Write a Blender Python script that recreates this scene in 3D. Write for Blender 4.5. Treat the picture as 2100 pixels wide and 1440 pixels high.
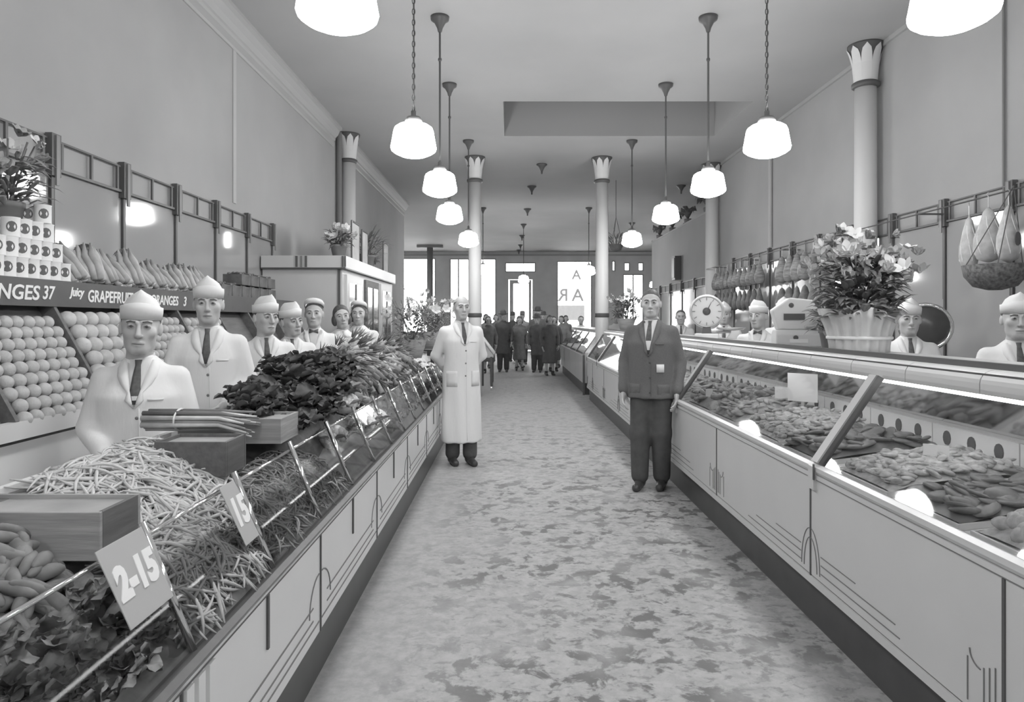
import bpy, math, random
import numpy as np
from mathutils import Vector, Matrix, Euler
from mathutils.bvhtree import BVHTree
random.seed(7); rng = np.random.default_rng(7)
PI = math.pi
for o in list(bpy.data.objects): bpy.data.objects.remove(o)
sc = bpy.context.scene
col = sc.collection

# ------------------------------------------------------------------ camera, sky, exposure
CAMZ = 1.5
cam_d = bpy.data.cameras.new('camera'); cam = bpy.data.objects.new('camera', cam_d); col.objects.link(cam)
cam.location = (0, 0, CAMZ); cam.rotation_euler = (PI/2, 0, 0)
cam_d.sensor_fit = 'HORIZONTAL'; cam_d.sensor_width = 36.0
cam_d.lens = 36.0*1400/2100
cam_d.shift_x = (1050-1046)/2100; cam_d.shift_y = -(720-657)/2100
cam_d.clip_start = 0.05; cam_d.clip_end = 200
sc.camera = cam
w = bpy.data.worlds.new('overcast_sky'); sc.world = w; w.use_nodes = True
bg = w.node_tree.nodes['Background']; bg.inputs[0].default_value = (1, 1, 1, 1); bg.inputs[1].default_value = 10.0
vs = sc.view_settings
vs.view_transform = 'Standard'; vs.look = 'None'; vs.gamma = 1.0; vs.use_curve_mapping = False
vs.exposure = 0.0
GLOBE = 41.0          # radiance of the lit opal globes

# ------------------------------------------------------------------ materials
KM = 1.3
def lin(px): return (px/255.0)**2.2
def G(px): return min(0.86, lin(px)*KM)
MATS = {}
def mat(name, px, rough=0.6, var=0.0, scale=8.0, bump=0.0, metal=0.0, spec=0.4, stretch=(1,1,1), bscale=None, sss=0):
    if name in MATS: return MATS[name]
    m = bpy.data.materials.new(name); m.use_nodes = True
    nt = m.node_tree; b = nt.nodes['Principled BSDF']
    g = G(px)
    b.inputs['Base Color'].default_value = (g, g, g, 1)
    b.inputs['Roughness'].default_value = rough; b.inputs['Metallic'].default_value = metal
    b.inputs['Specular IOR Level'].default_value = spec
    if var or bump:
        tc = nt.nodes.new('ShaderNodeTexCoord'); mp = nt.nodes.new('ShaderNodeMapping')
        mp.inputs['Scale'].default_value = stretch
        nt.links.new(tc.outputs['Object'], mp.inputs[0])
    if var:
        n = nt.nodes.new('ShaderNodeTexNoise'); n.inputs['Scale'].default_value = scale; n.inputs['Detail'].default_value = 5
        nt.links.new(mp.outputs[0], n.inputs['Vector'])
        r = nt.nodes.new('ShaderNodeMapRange')
        r.inputs['From Min'].default_value = .3; r.inputs['From Max'].default_value = .7
        r.inputs['To Min'].default_value = G(px*(1-var)); r.inputs['To Max'].default_value = G(px*(1+var*.7))
        nt.links.new(n.outputs['Fac'], r.inputs['Value'])
        nt.links.new(r.outputs[0], b.inputs['Base Color'])
    if bump:
        n2 = nt.nodes.new('ShaderNodeTexNoise'); n2.inputs['Scale'].default_value = bscale or scale; n2.inputs['Detail'].default_value = 4
        nt.links.new(mp.outputs[0], n2.inputs['Vector'])
        bp = nt.nodes.new('ShaderNodeBump'); bp.inputs['Strength'].default_value = .7; bp.inputs['Distance'].default_value = bump
        nt.links.new(n2.outputs['Fac'], bp.inputs['Height']); nt.links.new(bp.outputs[0], b.inputs['Normal'])
    MATS[name] = m; return m
def mat_emit(name, s, c=1.0):
    if name in MATS: return MATS[name]
    m = bpy.data.materials.new(name); m.use_nodes = True; nt = m.node_tree; nt.nodes.clear()
    e = nt.nodes.new('ShaderNodeEmission'); e.inputs[0].default_value = (c, c, c, 1); e.inputs[1].default_value = s
    o = nt.nodes.new('ShaderNodeOutputMaterial'); nt.links.new(e.outputs[0], o.inputs[0])
    MATS[name] = m; return m
def mat_glass(name, tint=0.92, rough=0.02, ior=1.5, refl=1.0):
    if name in MATS: return MATS[name]
    m = bpy.data.materials.new(name); m.use_nodes = True; nt = m.node_tree; nt.nodes.clear()
    t = nt.nodes.new('ShaderNodeBsdfTransparent'); t.inputs[0].default_value = (tint, tint, tint, 1)
    g = nt.nodes.new('ShaderNodeBsdfGlossy'); g.inputs['Roughness'].default_value = rough
    f = nt.nodes.new('ShaderNodeFresnel'); f.inputs[0].default_value = ior
    mm = nt.nodes.new('ShaderNodeMath'); mm.operation = 'MULTIPLY'; mm.inputs[1].default_value = refl
    mx = nt.nodes.new('ShaderNodeMixShader'); o = nt.nodes.new('ShaderNodeOutputMaterial')
    nt.links.new(f.outputs[0], mm.inputs[0]); nt.links.new(mm.outputs[0], mx.inputs[0])
    nt.links.new(t.outputs[0], mx.inputs[1]); nt.links.new(g.outputs[0], mx.inputs[2]); nt.links.new(mx.outputs[0], o.inputs[0])
    MATS[name] = m; return m
def mat_mirror(name, g=0.62, rough=0.06):
    if name in MATS: return MATS[name]
    m = bpy.data.materials.new(name); m.use_nodes = True; b = m.node_tree.nodes['Principled BSDF']
    b.inputs['Base Color'].default_value = (g, g, g, 1); b.inputs['Metallic'].default_value = 1; b.inputs['Roughness'].default_value = rough
    MATS[name] = m; return m

M_wall = mat('painted_plaster', 149, .75, .03, 1.2)
M_ceil = mat('painted_ceiling', 151, .8, .03, .7)
M_trim = mat('painted_trim', 152, .6)
M_recess = mat('ceiling_recess_paint', 150, .8)  # even paint for the inside of the ceiling recess
M_dark = mat('dark_metal', 84, .4)
M_darkpaint = mat('dark_paint', 84, .5, .05, 20)
M_black = mat('black_tile', 72, .35, .06, 6)
M_chrome = mat('chrome', 235, .12, metal=1)
M_steel = mat('brushed_steel', 176, .35, metal=.3)
M_enamel = mat('white_enamel', 206, .3, .015, 3)
M_enamel_r = mat('pale_enamel', 190, .3, .02, 2)
M_line = mat('inlay_line', 112, .4)
M_white = mat('white_paint', 196, .5)
M_paper = mat('white_paper', 212, .7)
M_cloth = mat('white_cotton', 212, .9, .02, 4, .012, bscale=9, stretch=(1,1,.3))
M_skin = mat('skin', 172, .5, .05, 14)
M_hair = mat('dark_hair', 86, .55, .15, 60, .003, stretch=(1,1,.3))
M_greyhair = mat('grey_hair', 105, .6, .15, 60, .003)
M_suit = mat('wool_suit', 98, .9, .04, 90, .003, bscale=9)
M_trouser = mat('dark_wool_trousers', 82, .9, .06, 20)
M_shoe = mat('black_leather', 68, .35)
M_tie = mat('dark_tie', 84, .6, .15, 40)
M_shirt = mat('shirt_cotton', 190, .8)
M_eye = mat('shaded_eye_white', 118, .3)  # eye whites greyed so their colour carries the shade of the sockets
M_iris = mat('dark_iris', 70, .2)
M_lip = mat('lip', 120, .5)
M_glass = mat_glass('clear_glass')
M_caseglass = mat_glass('case_glass', .95, .03, 1.5, 1.0)
M_mirror = mat("polished_wall_glass", 146, .07, .02, 2, spec=.55)
M_leaf = mat('dark_leaf', 102, .5, .18, 9, .004)
M_leaf2 = mat('mid_leaf', 130, .5, .2, 9, .004)
M_kale = mat('kale_leaf', 84, .5, .2, 12, .006)
M_petal = mat('pale_petal', 192, .6, .06, 12)
M_petal2 = mat('grey_petal', 150, .6, .1, 12)
M_wood = mat('pine_wood', 148, .7, .1, 5, .002, stretch=(1,1,14))
M_woodd = mat('dark_wood', 96, .6, .1, 5, .002, stretch=(8,1,8))
M_orange = mat('citrus_peel', 172, .45, .05, 30, .002, bscale=120)
M_grape = mat('grapefruit_peel', 182, .45, .05, 20, .002, bscale=100)
M_bean = mat('wax_bean', 182, .45, .07, 12)
M_gbean = mat('green_bean', 124, .45, .12, 10)
M_carrot = mat('carrot_root', 150, .55, .12, 16, .002, stretch=(1,1,3))
M_yam = mat('sweet_potato_skin', 112, .7, .16, 14, .003)
M_card = mat('price_card', 158, .7)
M_ink = mat('sign_white_ink', 222, .6)
M_meat = mat('meat', 140, .45, .28, 18, .004)
M_meat2 = mat('pale_meat', 172, .5, .2, 22, .004)
M_meat3 = mat('dark_meat', 112, .45, .25, 16, .004)
M_pot = mat('clay_pot', 120, .7, .08, 8)
M_globe = mat_emit('lit_opal_glass', GLOBE)

# ------------------------------------------------------------------ mesh helpers
class MB:
    def __init__(s): s.v = []; s.f = []
    def add(s, vs_, fs):
        n = len(s.v); s.v.extend([tuple(map(float, p)) for p in vs_]); s.f.extend([tuple(i+n for i in f) for f in fs]); return s
    def box(s, x0, x1, y0, y1, z0, z1):
        return s.add([(x0,y0,z0),(x1,y0,z0),(x1,y1,z0),(x0,y1,z0),(x0,y0,z1),(x1,y0,z1),(x1,y1,z1),(x0,y1,z1)],
            [(0,3,2,1),(4,5,6,7),(0,1,5,4),(1,2,6,5),(2,3,7,6),(3,0,4,7)])
    def prism_y(s, poly, y0, y1):          # poly of (x,z), extruded along y
        n = len(poly); vv = [(p[0], y0, p[1]) for p in poly]+[(p[0], y1, p[1]) for p in poly]
        ff = [tuple(range(n))[::-1], tuple(range(n, 2*n))]+[(i, (i+1) % n, (i+1) % n+n, i+n) for i in range(n)]
        return s.add(vv, ff)
    def prism_x(s, poly, x0, x1):          # poly of (y,z)
        n = len(poly); vv = [(x0, p[0], p[1]) for p in poly]+[(x1, p[0], p[1]) for p in poly]
        ff = [tuple(range(n)), tuple(range(n, 2*n))[::-1]]+[(i+n, (i+1) % n+n, (i+1) % n, i) for i in range(n)]
        return s.add(vv, ff)
    def prism_z(s, poly, z0, z1):
        n = len(poly); vv = [(p[0], p[1], z0) for p in poly]+[(p[0], p[1], z1) for p in poly]
        ff = [tuple(range(n))[::-1], tuple(range(n, 2*n))]+[(i, (i+1) % n, (i+1) % n+n, i+n) for i in range(n)]
        return s.add(vv, ff)
    def loft(s, rings, cap=True, closed=False):
        n = len(rings[0]); vv = [p for r in rings for p in r]; ff = []
        m = len(rings)
        for i in range(m-1 if not closed else m):
            a = i*n; b = ((i+1) % m)*n
            for j in range(n): ff.append((a+j, a+(j+1) % n, b+(j+1) % n, b+j))
        if cap and not closed: ff += [tuple(range(n))[::-1], tuple(range((m-1)*n, m*n))]
        return s.add(vv, ff)
    def lathe(s, prof, n=20, c=(0,0,0), cap=True, sx=1, sy=1, closed=False):   # prof (r,z)
        return s.loft([[(c[0]+r*sx*math.cos(2*PI*k/n), c[1]+r*sy*math.sin(2*PI*k/n), c[2]+z) for k in range(n)] for r, z in prof], cap, closed)
    def tube(s, pts, rads, n=8, cap=True, flat=1.0):
        pts = [Vector(p) for p in pts]
        if not hasattr(rads, '__len__'): rads = [rads]*len(pts)
        rings = []; up = None
        for i, p in enumerate(pts):
            t = (pts[min(i+1, len(pts)-1)]-pts[max(i-1, 0)]).normalized()
            if up is None:
                up = Vector((0, 0, 1)) if abs(t.z) < .9 else Vector((0, 1, 0))
            u = t.cross(up).normalized(); v = u.cross(t).normalized(); up = v
            rings.append([tuple(p+u*(rads[i]*math.cos(2*PI*k/n))+v*(rads[i]*flat*math.sin(2*PI*k/n))) for k in range(n)])
        return s.loft(rings, cap)
    def ell(s, c, r, nu=10, nv=7, rot=None):
        rings = []
        for j in range(nv+1):
            th = PI*j/nv; rr = max(math.sin(th), .02); z = -math.cos(th)
            ring = []
            for k in range(nu):
                p = Vector((r[0]*rr*math.cos(2*PI*k/nu), r[1]*rr*math.sin(2*PI*k/nu), r[2]*z))
                if rot is not None: p = rot @ p
                ring.append((c[0]+p.x, c[1]+p.y, c[2]+p.z))
            rings.append(ring)
        return s.loft(rings)
    def xform(s, M):
        s.v = [tuple(M @ Vector(p)) for p in s.v]; return s
    def mesh(s, name, m, smooth=False):
        me = bpy.data.meshes.new(name); me.from_pydata(s.v, [], s.f); me.materials.append(m)
        if smooth: me.polygons.foreach_set('use_smooth', [True]*len(me.polygons))
        me.update(); return me
    def build(s, name, m, parent=None, smooth=False, loc=None, rot=None):
        return link(name, s.mesh(name, m, smooth), parent, loc, rot)
def link(name, me, parent=None, loc=None, rot=None, scale=None):
    o = bpy.data.objects.new(name, me); col.objects.link(o)
    if parent is not None: o.parent = parent
    if loc is not None: o.location = loc
    if rot is not None: o.rotation_euler = rot
    if scale is not None: o.scale = scale if hasattr(scale, '__len__') else (scale,)*3
    return o
def tag(o, label, cat, group=None):
    o['label'] = label; o['category'] = cat
    if group: o['group'] = group
    return o
def thing(name, label, cat, loc=(0,0,0), rz=0, group=None):
    o = bpy.data.objects.new(name, None); col.objects.link(o); o.location = loc; o.rotation_euler = (0, 0, rz)
    o.empty_display_size = .1
    return tag(o, label, cat, group)
def struct(o): o['kind'] = 'structure'; return o
def stuff(o): o['kind'] = 'stuff'; return o
def boxmesh(name, m, sx, sy, sz): return MB().box(-sx/2, sx/2, -sy/2, sy/2, -sz/2, sz/2).mesh(name, m)
def bevel(o, wd=.005, seg=2):
    b = o.modifiers.new('bevel', 'BEVEL'); b.width = wd; b.segments = seg; b.limit_method = 'ANGLE'; return o
def text_mesh(txt, size, ext=.002, shear=0.0, bold=0.0):
    cu = bpy.data.curves.new('lettering', 'FONT'); cu.body = txt; cu.size = size; cu.extrude = ext
    cu.align_x = 'CENTER'; cu.align_y = 'CENTER'; cu.shear = shear; cu.offset = bold; cu.resolution_u = 3
    ob = bpy.data.objects.new('lettering', cu)
    me = bpy.data.meshes.new_from_object(ob); bpy.data.objects.remove(ob); bpy.data.curves.remove(cu)
    return me
def text(name, txt, size, m, parent=None, loc=(0,0,0), rot=(0,0,0), shear=0.0, sx=1.0, bold=0.0):
    me = text_mesh(txt, size, .0015, shear, bold); me.materials.clear(); me.materials.append(m)
    return link(name, me, parent, loc, rot, (sx, 1, 1))

# ------------------------------------------------------------------ distance-field modelling (bodies, clothes, organic shapes)
def smin(a, b, k):
    if k <= 0: return np.minimum(a, b)
    h = np.clip(.5+.5*(b-a)/k, 0, 1); return b*(1-h)+a*h-k*h*(1-h)
def ssub(a, b, k): return -smin(-a, b, k)
def f_cap(P, a, b, ra, rb):
    a = np.array(a, float); b = np.array(b, float); ab = b-a
    t = np.clip(((P-a)@ab)/max(ab@ab, 1e-9), 0, 1)
    return np.linalg.norm(P-a-t[..., None]*ab, axis=-1)-(ra+(rb-ra)*t)
def f_ell(P, c, r):
    q = (P-np.array(c))/np.array(r); k0 = np.linalg.norm(q, axis=-1); k1 = np.linalg.norm(q/np.array(r), axis=-1)
    return k0*(k0-1)/np.maximum(k1, 1e-6)
def f_prof(P, prof, zlo=None, zhi=None):   # prof rows: z, rx, ry, cy
    pr = np.array(prof); z = P[..., 2]
    rx = np.interp(z, pr[:, 0], pr[:, 1]); ry = np.interp(z, pr[:, 0], pr[:, 2]); cy = np.interp(z, pr[:, 0], pr[:, 3])
    q = np.sqrt((P[..., 0]/rx)**2+((P[..., 1]-cy)/ry)**2)
    d = (q-1)*np.minimum(rx, ry)
    return np.maximum(d, np.maximum(pr[0, 0]-z, z-pr[-1, 0]))
def surf(fn, lo, hi, h):
    lo = np.array(lo)-h*1.5; hi = np.array(hi)+h*1.5
    n = np.ceil((hi-lo)/h).astype(int)+1
    ax = [lo[i]+h*np.arange(n[i]) for i in range(3)]
    P = np.stack(np.meshgrid(*ax, indexing='ij'), -1)
    F = fn(P); S = F < 0
    c = np.zeros(np.array(F.shape)-1, int)
    for i in (0, 1):
        for j in (0, 1):
            for k in (0, 1):
                c += S[i:S.shape[0]-1+i, j:S.shape[1]-1+j, k:S.shape[2]-1+k]
    act = (c > 0) & (c < 8)
    idx = -np.ones(act.shape, int); cells = np.argwhere(act); idx[act] = np.arange(len(cells))
    acc = np.zeros((len(cells), 3)); cnt = np.zeros(len(cells))
    cor = [(i, j, k) for i in (0, 1) for j in (0, 1) for k in (0, 1)]
    for a in cor:
        for d in range(3):
            if a[d]: continue
            b = list(a); b[d] = 1
            pa = cells+np.array(a); pb = cells+np.array(b)
            fa = F[tuple(pa.T)]; fb = F[tuple(pb.T)]
            m = (fa < 0) != (fb < 0)
            t = np.where(m, fa/np.where(m, fa-fb, 1), 0)
            p = pa.astype(float); p[:, d] += t
            acc[m] += p[m]; cnt[m] += 1
    V = lo+h*acc/cnt[:, None]
    faces = []
    for d in range(3):
        e1, e2 = [(1, 2), (2, 0), (0, 1)][d]
        sl0 = [slice(None)]*3; sl1 = [slice(None)]*3
        sl0[d] = slice(0, -1); sl1[d] = slice(1, None)
        A = S[tuple(sl0)]; B = S[tuple(sl1)]
        E = np.argwhere(A != B)
        ok = (E[:, e1] > 0) & (E[:, e2] > 0) & (E[:, e1] < F.shape[e1]-1) & (E[:, e2] < F.shape[e2]-1)
        E = E[ok]; ins = A[tuple(E.T)]
        o1 = np.zeros(3, int); o1[e1] = 1; o2 = np.zeros(3, int); o2[e2] = 1
        q = np.stack([idx[tuple((E-o1-o2).T)], idx[tuple((E-o2).T)], idx[tuple(E.T)], idx[tuple((E-o1).T)]], 1)
        q[~ins] = q[~ins][:, ::-1]
        faces.append(q)
    return V, np.concatenate(faces)
def mesh_vf(name, parts, m, smooth=True):
    V = []; Fq = []; n = 0
    for v, f in parts:
        V.append(np.asarray(v)); Fq.extend((np.asarray(f)+n).tolist()); n += len(v)
    V = np.concatenate(V)
    me = bpy.data.meshes.new(name); me.from_pydata(V.tolist(), [], Fq); me.materials.append(m)
    if smooth: me.polygons.foreach_set('use_smooth', [True]*len(me.polygons))
    me.update(); return me
# ================================================================== the room
XL, XR, ZC, YB, YF = -2.95, 4.3, 4.7, 32.0, -3.0     # left wall, right wall, ceiling, street front, rear
XLF, XRF = -6.2, 7.2                                 # the wider front part of the shop
# floor: pale mottled linoleum, scuffed
m = bpy.data.materials.new('scuffed_linoleum'); m.use_nodes = True; nt = m.node_tree; b = nt.nodes['Principled BSDF']
tc = nt.nodes.new('ShaderNodeTexCoord')
def noise(scale, det, rough, stretch, loc=(0,0,0), dist=0.0):
    mp = nt.nodes.new('ShaderNodeMapping'); mp.inputs['Scale'].default_value = stretch; mp.inputs['Location'].default_value = loc
    nt.links.new(tc.outputs['Object'], mp.inputs[0])
    n = nt.nodes.new('ShaderNodeTexNoise'); n.inputs['Scale'].default_value = scale; n.inputs['Detail'].default_value = det
    n.inputs['Roughness'].default_value = rough; n.inputs['Distortion'].default_value = dist
    nt.links.new(mp.outputs[0], n.inputs['Vector']); return n.outputs['Fac']
def ramp(fac, a, b_, lo, hi):
    r = nt.nodes.new('ShaderNodeMapRange'); r.interpolation_type = 'SMOOTHSTEP'
    r.inputs['From Min'].default_value = a; r.inputs['From Max'].default_value = b_
    r.inputs['To Min'].default_value = lo; r.inputs['To Max'].default_value = hi
    nt.links.new(fac, r.inputs['Value']); return r.outputs[0]
def mul(a, b_):
    x = nt.nodes.new('ShaderNodeMath'); x.operation = 'MULTIPLY'; nt.links.new(a, x.inputs[0])
    if isinstance(b_, float): x.inputs[1].default_value = b_
    else: nt.links.new(b_, x.inputs[1])
    return x.outputs[0]
sx = nt.nodes.new('ShaderNodeSeparateXYZ'); nt.links.new(tc.outputs['Object'], sx.inputs[0])
lane = mul(ramp(sx.outputs['X'], -.75, .0, .12, 1), ramp(sx.outputs['Y'], 12.0, 5.0, .35, 1))      # wear where people walk
sc1 = mul(ramp(noise(6.8, 5, .62, (1, 1, 1), dist=.3), .50, .58, 0, 1), ramp(noise(1.5, 3, .5, (1, 1, 1), (3, 1, 0)), .34, .58, .2, 1))
sc2 = mul(ramp(noise(15, 5, .65, (1, 1.5, 1), (5, 5, 0), .3), .52, .64, 0, 1), .55)
mxx = nt.nodes.new('ShaderNodeMath'); mxx.operation = 'MAXIMUM'; nt.links.new(sc1, mxx.inputs[0]); nt.links.new(sc2, mxx.inputs[1])
scuff = mul(mxx.outputs[0], lane)
base = ramp(noise(14, 5, .7, (1, 1, 1), (9, 2, 0)), .3, .7, G(144), G(162))
dk = nt.nodes.new('ShaderNodeMix'); dk.data_type = 'FLOAT'
nt.links.new(mul(scuff, .9), dk.inputs[0]); nt.links.new(base, dk.inputs[2]); dk.inputs[3].default_value = G(92)
nt.links.new(dk.outputs[0], b.inputs['Base Color']); b.inputs['Roughness'].default_value = .55; b.inputs['Specular IOR Level'].default_value = .3
M_floor = m
struct(MB().box(XLF-.2, XRF+.2, YF-.2, YB+.2, -.1, 0).build('floor', M_floor))

# ceiling with the rectangular recess (light well)
RX0, RX1, RY0, RY1 = -.10, 3.55, 9.98, 11.85
c = MB()
c.box(XLF-.2, XRF+.2, YF-.2, RY0, ZC, ZC+.1); c.box(XLF-.2, XRF+.2, RY1, YB+.2, ZC, ZC+.1)
c.box(XLF-.2, RX0, RY0, RY1, ZC, ZC+.1); c.box(RX1, XRF+.2, RY0, RY1, ZC, ZC+.1)
ceil = struct(c.build('ceiling', M_ceil))
c = MB(); c.box(RX0-.05, RX0, RY0-.05, RY1+.05, ZC+.1, ZC+.8); c.box(RX1, RX1+.05, RY0-.05, RY1+.05, ZC+.1, ZC+.8)
c.box(RX0, RX1, RY0-.05, RY0, ZC+.1, ZC+.8); c.box(RX0, RX1, RY1, RY1+.05, ZC+.1, ZC+.8); c.box(RX0-.05, RX1+.05, RY0-.05, RY1+.05, ZC+.8, ZC+.85)
c.build('recess', M_recess, ceil)

wl = struct(MB().box(XL-.2, XL, YF, 19.0, 0, ZC).build('wall_left', M_wall))
struct(MB().box(XLF-.2, XLF, 19.0, YB, 0, ZC).build('wall_left_front', M_wall))
struct(MB().box(XLF-.2, XL-.2, 18.8, 19.0, 0, ZC).build('wall_left_return', M_wall))
wr = MB(); wr.box(XR, XR+.2, YF, 14.3, 0, ZC); wr.box(XR, XR+.2, 14.3, 20.7, 0, 3.85); wr = struct(wr.build('wall_right', M_wall))
struct(MB().box(XRF, XRF+.2, 14.3, YB, 0, ZC).build('wall_right_front', M_wall))
struct(MB().box(XR+.2, XRF+.2, 14.1, 14.3, 0, ZC).build('wall_right_return', M_darkpaint))
struct(MB().box(XLF-.2, XRF+.2, YF-.2, YF, 0, ZC).build('wall_rear', M_wall))

# street front: wall with window openings
ops = [(-5.28,-3.5,.9,4.42),(-2.83,-1.92,.9,4.40),(-1.42,-.66,.9,4.40),(-.23,1.21,3.76,4.22),(-.07,1.05,.05,3.42),(2.2,3.85,.95,4.29),
       (4.78,4.95,3.8,4.3),(5.35,5.63,3.81,4.22),(6.0,6.27,3.81,4.22),(5.3,6.27,.95,3.67)]
xs = sorted({XLF, XRF, *[v for o in ops for v in o[:2]]}); zs = sorted({0, ZC, *[v for o in ops for v in o[2:]]})
c = MB()
for i in range(len(xs)-1):
    run = None
    for k in range(len(zs)-1):
        cx, cz = (xs[i]+xs[i+1])/2, (zs[k]+zs[k+1])/2
        hole = any(o[0] < cx < o[1] and o[2] < cz < o[3] for o in ops)
        if not hole:
            if run is None: run = zs[k]
        if (hole or k == len(zs)-2) and run is not None:
            c.box(xs[i], xs[i+1], YB, YB+.25, run, zs[k] if hole else zs[k+1]); run = None
M_front = mat('street_front_paint', 184, .6, .03, 2)
wf = struct(c.build('wall_front', M_front))
struct(MB().box(XLF, XRF, YB-.05, YB, 4.52, 4.6).build('trim_1', M_trim))
for n, o in enumerate(ops):
    x0, x1, z0, z1 = o
    if n == 4: continue
    wn = MB(); t = .05
    wn.box(x0, x0+t, YB+.06, YB+.14, z0, z1); wn.box(x1-t, x1, YB+.06, YB+.14, z0, z1); wn.box(x0+t, x1-t, YB+.06, YB+.14, z0, z0+t); wn.box(x0+t, x1-t, YB+.06, YB+.14, z1-t, z1)
    if n == 1: wn.box((x0+x1)/2-.08, (x0+x1)/2-.02, YB+.06, YB+.14, z0+t, z1-t)
    if n == 9: wn.box((x0+x1)/2-.03, (x0+x1)/2+.03, YB+.06, YB+.14, z0+t, z1-t)
    wo = struct(wn.build('window_%d' % (n+1), M_trim))
    MB().box(x0+t, x1-t, YB+.095, YB+.105, z0+t, z1-t).build('pane', M_glass, wo)
    if n == 5:   # lettering painted on the outside of the shop window, seen from behind
        M_wlet = mat_glass('window_lettering', .22, .3, 1.2, 0.2)
        for ch, x, z, s in (('A', 3.12, 3.62, .62), ('A', 3.18, 2.66, .82), ('R', 2.5, 2.66, .82)):
            text('letter', ch, s, M_wlet, wo, (x, YB+.11, z), (PI/2, 0, PI), bold=.015)
        MB().box(x0+t, x1-.35, YB+.11, YB+.12, 1.5, 2.2).build('window_card', mat_glass('thin_window_paper', .285, .5, 1.2, .2), wo)
# entrance door
d = struct(MB().box(-.02, .16, YB+.05, YB+.12, .1, 3.4).box(.88, 1.0, YB+.05, YB+.12, .1, 3.4).box(.16, .88, YB+.05, YB+.12, 3.22, 3.4).box(.16, .88, YB+.05, YB+.12, .1, .9).build('door_1', M_front))
MB().box(.16, .88, YB+.08, YB+.09, .9, 3.22).build('pane', M_glass, d)
MB().tube([(.93, YB+.03, 1.2), (.93, YB+.03, 1.5)], .015).build('door_handle', M_chrome, d)

# cornice along the left wall, trims, conduits
def cornice(name, y0, y1, z=ZC):
    c = MB()
    c.prism_y([(XL, z), (XL+.16, z), (XL+.16, z-.04), (XL+.12, z-.06), (XL+.09, z-.13), (XL+.05, z-.17), (XL+.05, z-.20), (XL+.03, z-.22), (XL+.03, z-.30), (XL+.015, z-.32), (XL, z-.32)], y0, y1)
    return struct(c.build(name, M_trim))
cornice('trim_2', YF, 11.35); cornice('trim_3', 12.0, 18.9)
struct(MB().box(XR-.035, XR, YF, 14.3, ZC-.05, ZC).build('trim_4', M_trim))
# slim pilaster strips and conduits on the walls
struct(MB().box(XL, XL+.012, 7.25, 7.33, 2.75, ZC-.32).build('trim_5', mat('pilaster_paint', 162, .6)))
struct(MB().tube([(XR-.02, 5.92, 2.66), (XR-.02, 5.92, ZC)], .012).build('trim_6', M_line))
struct(MB().tube([(XR-.03, 11.2, 2.7), (XR-.03, 11.2, ZC)], .03).build('trim_7', mat('conduit_paint', 164, .6)))
struct(MB().tube([(XL+.06, 11.55, 0), (XL+.06, 11.55, ZC-.02)], .045, 10).build('trim_8', mat('conduit_grey', 110, .5)))
struct(MB().box(XR-.01, XR+.21, 14.3, 20.7, 3.85, 3.89).build('trim_9', M_trim))
struct(MB().box(XRF-.02, XRF, 14.3, YB, 0, ZC).build('wall_right_front_panel', M_wall))

# ---- columns with lotus capitals
def column(name, label, x, y, r=.135, full=True, base=0.0):
    t = thing(name, label, 'column', (x, y, 0), group='lotus columns')
    h = ZC; cap0 = h-.50
    MB().lathe([(r*1.0, base), (r*.98, 1.2), (r*.9, cap0)], 24).build('shaft', M_white, t, True)
    if full:
        MB().lathe([(r*1.03, 1.56), (r*1.06, 1.575), (r*1.06, 1.625), (r*1.03, 1.64)], 24).build('collar_band', M_dark, t, True)
    MB().lathe([(r*.98, cap0-.0), (r*1.16, cap0+.015), (r*1.16, cap0+.055), (r*.98, cap0+.07)], 24).build('neck_ring', M_dark, t, True)
    MB().lathe([(r*.9, cap0+.07), (r*.95, cap0+.15), (r*1.05, cap0+.28), (r*1.25, h-.10), (r*1.5, h-.02), (r*1.5, h)], 32).build('capital', M_dark, t, True)
    for k in range(8):   # pointed petals, proud of the dark bell
        a0 = 2*PI*k/8+PI/8; rows = []
        for i in range(9):
            u = i/8; z = cap0+.07+u*(h-.03-cap0-.07)
            rr = np.interp(z, [cap0+.07, cap0+.15, cap0+.28, h-.10, h-.02, h], [r*.9, r*.95, r*1.05, r*1.25, r*1.5, r*1.5])*1.04+.004
            wdt = PI/8*(1.0 if u < .45 else math.sqrt(max(0, 1-((u-.45)/.55)**2)))+.004
            rows.append([(rr*math.cos(a0+wdt*s), rr*math.sin(a0+wdt*s), z) for s in (-1, -.5, 0, .5, 1)])
        pm = MB()
        for i in range(8): pm.add(rows[i]+rows[i+1], [(j, j+1, j+6, j+5) for j in range(4)])
        pm.build('petal', M_white, t, True)
    return t
column('column', 'free-standing white column with dark-tipped lotus capital left of the aisle', -.69, 13.4)
column('column', 'free-standing white column with lotus capital rising between the right cases', 1.81, 13.45)
column('column', 'white wall column with lotus capital nearest on the right wall', 4.14, 7.95, .13, False)
column('column', 'white wall column with lotus capital farther along the right wall', 4.14, 14.0, .14, False)
column('column', 'slim wall column standing beside the pipe on the left wall', -2.78, 11.75, .13, False)
t = thing('post', 'dark plain post under the ceiling beam by the left street windows', 'post', (-3.4, 29.0, 0))
MB().lathe([(.13, 0), (.13, ZC-.1)], 12).build('shaft', mat('post_paint', 108, .6), t, True)
MB().box(-.55, .55, -.12, .12, ZC-.12, ZC).build('beam_head', mat('post_paint', 108, .6), t)
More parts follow.
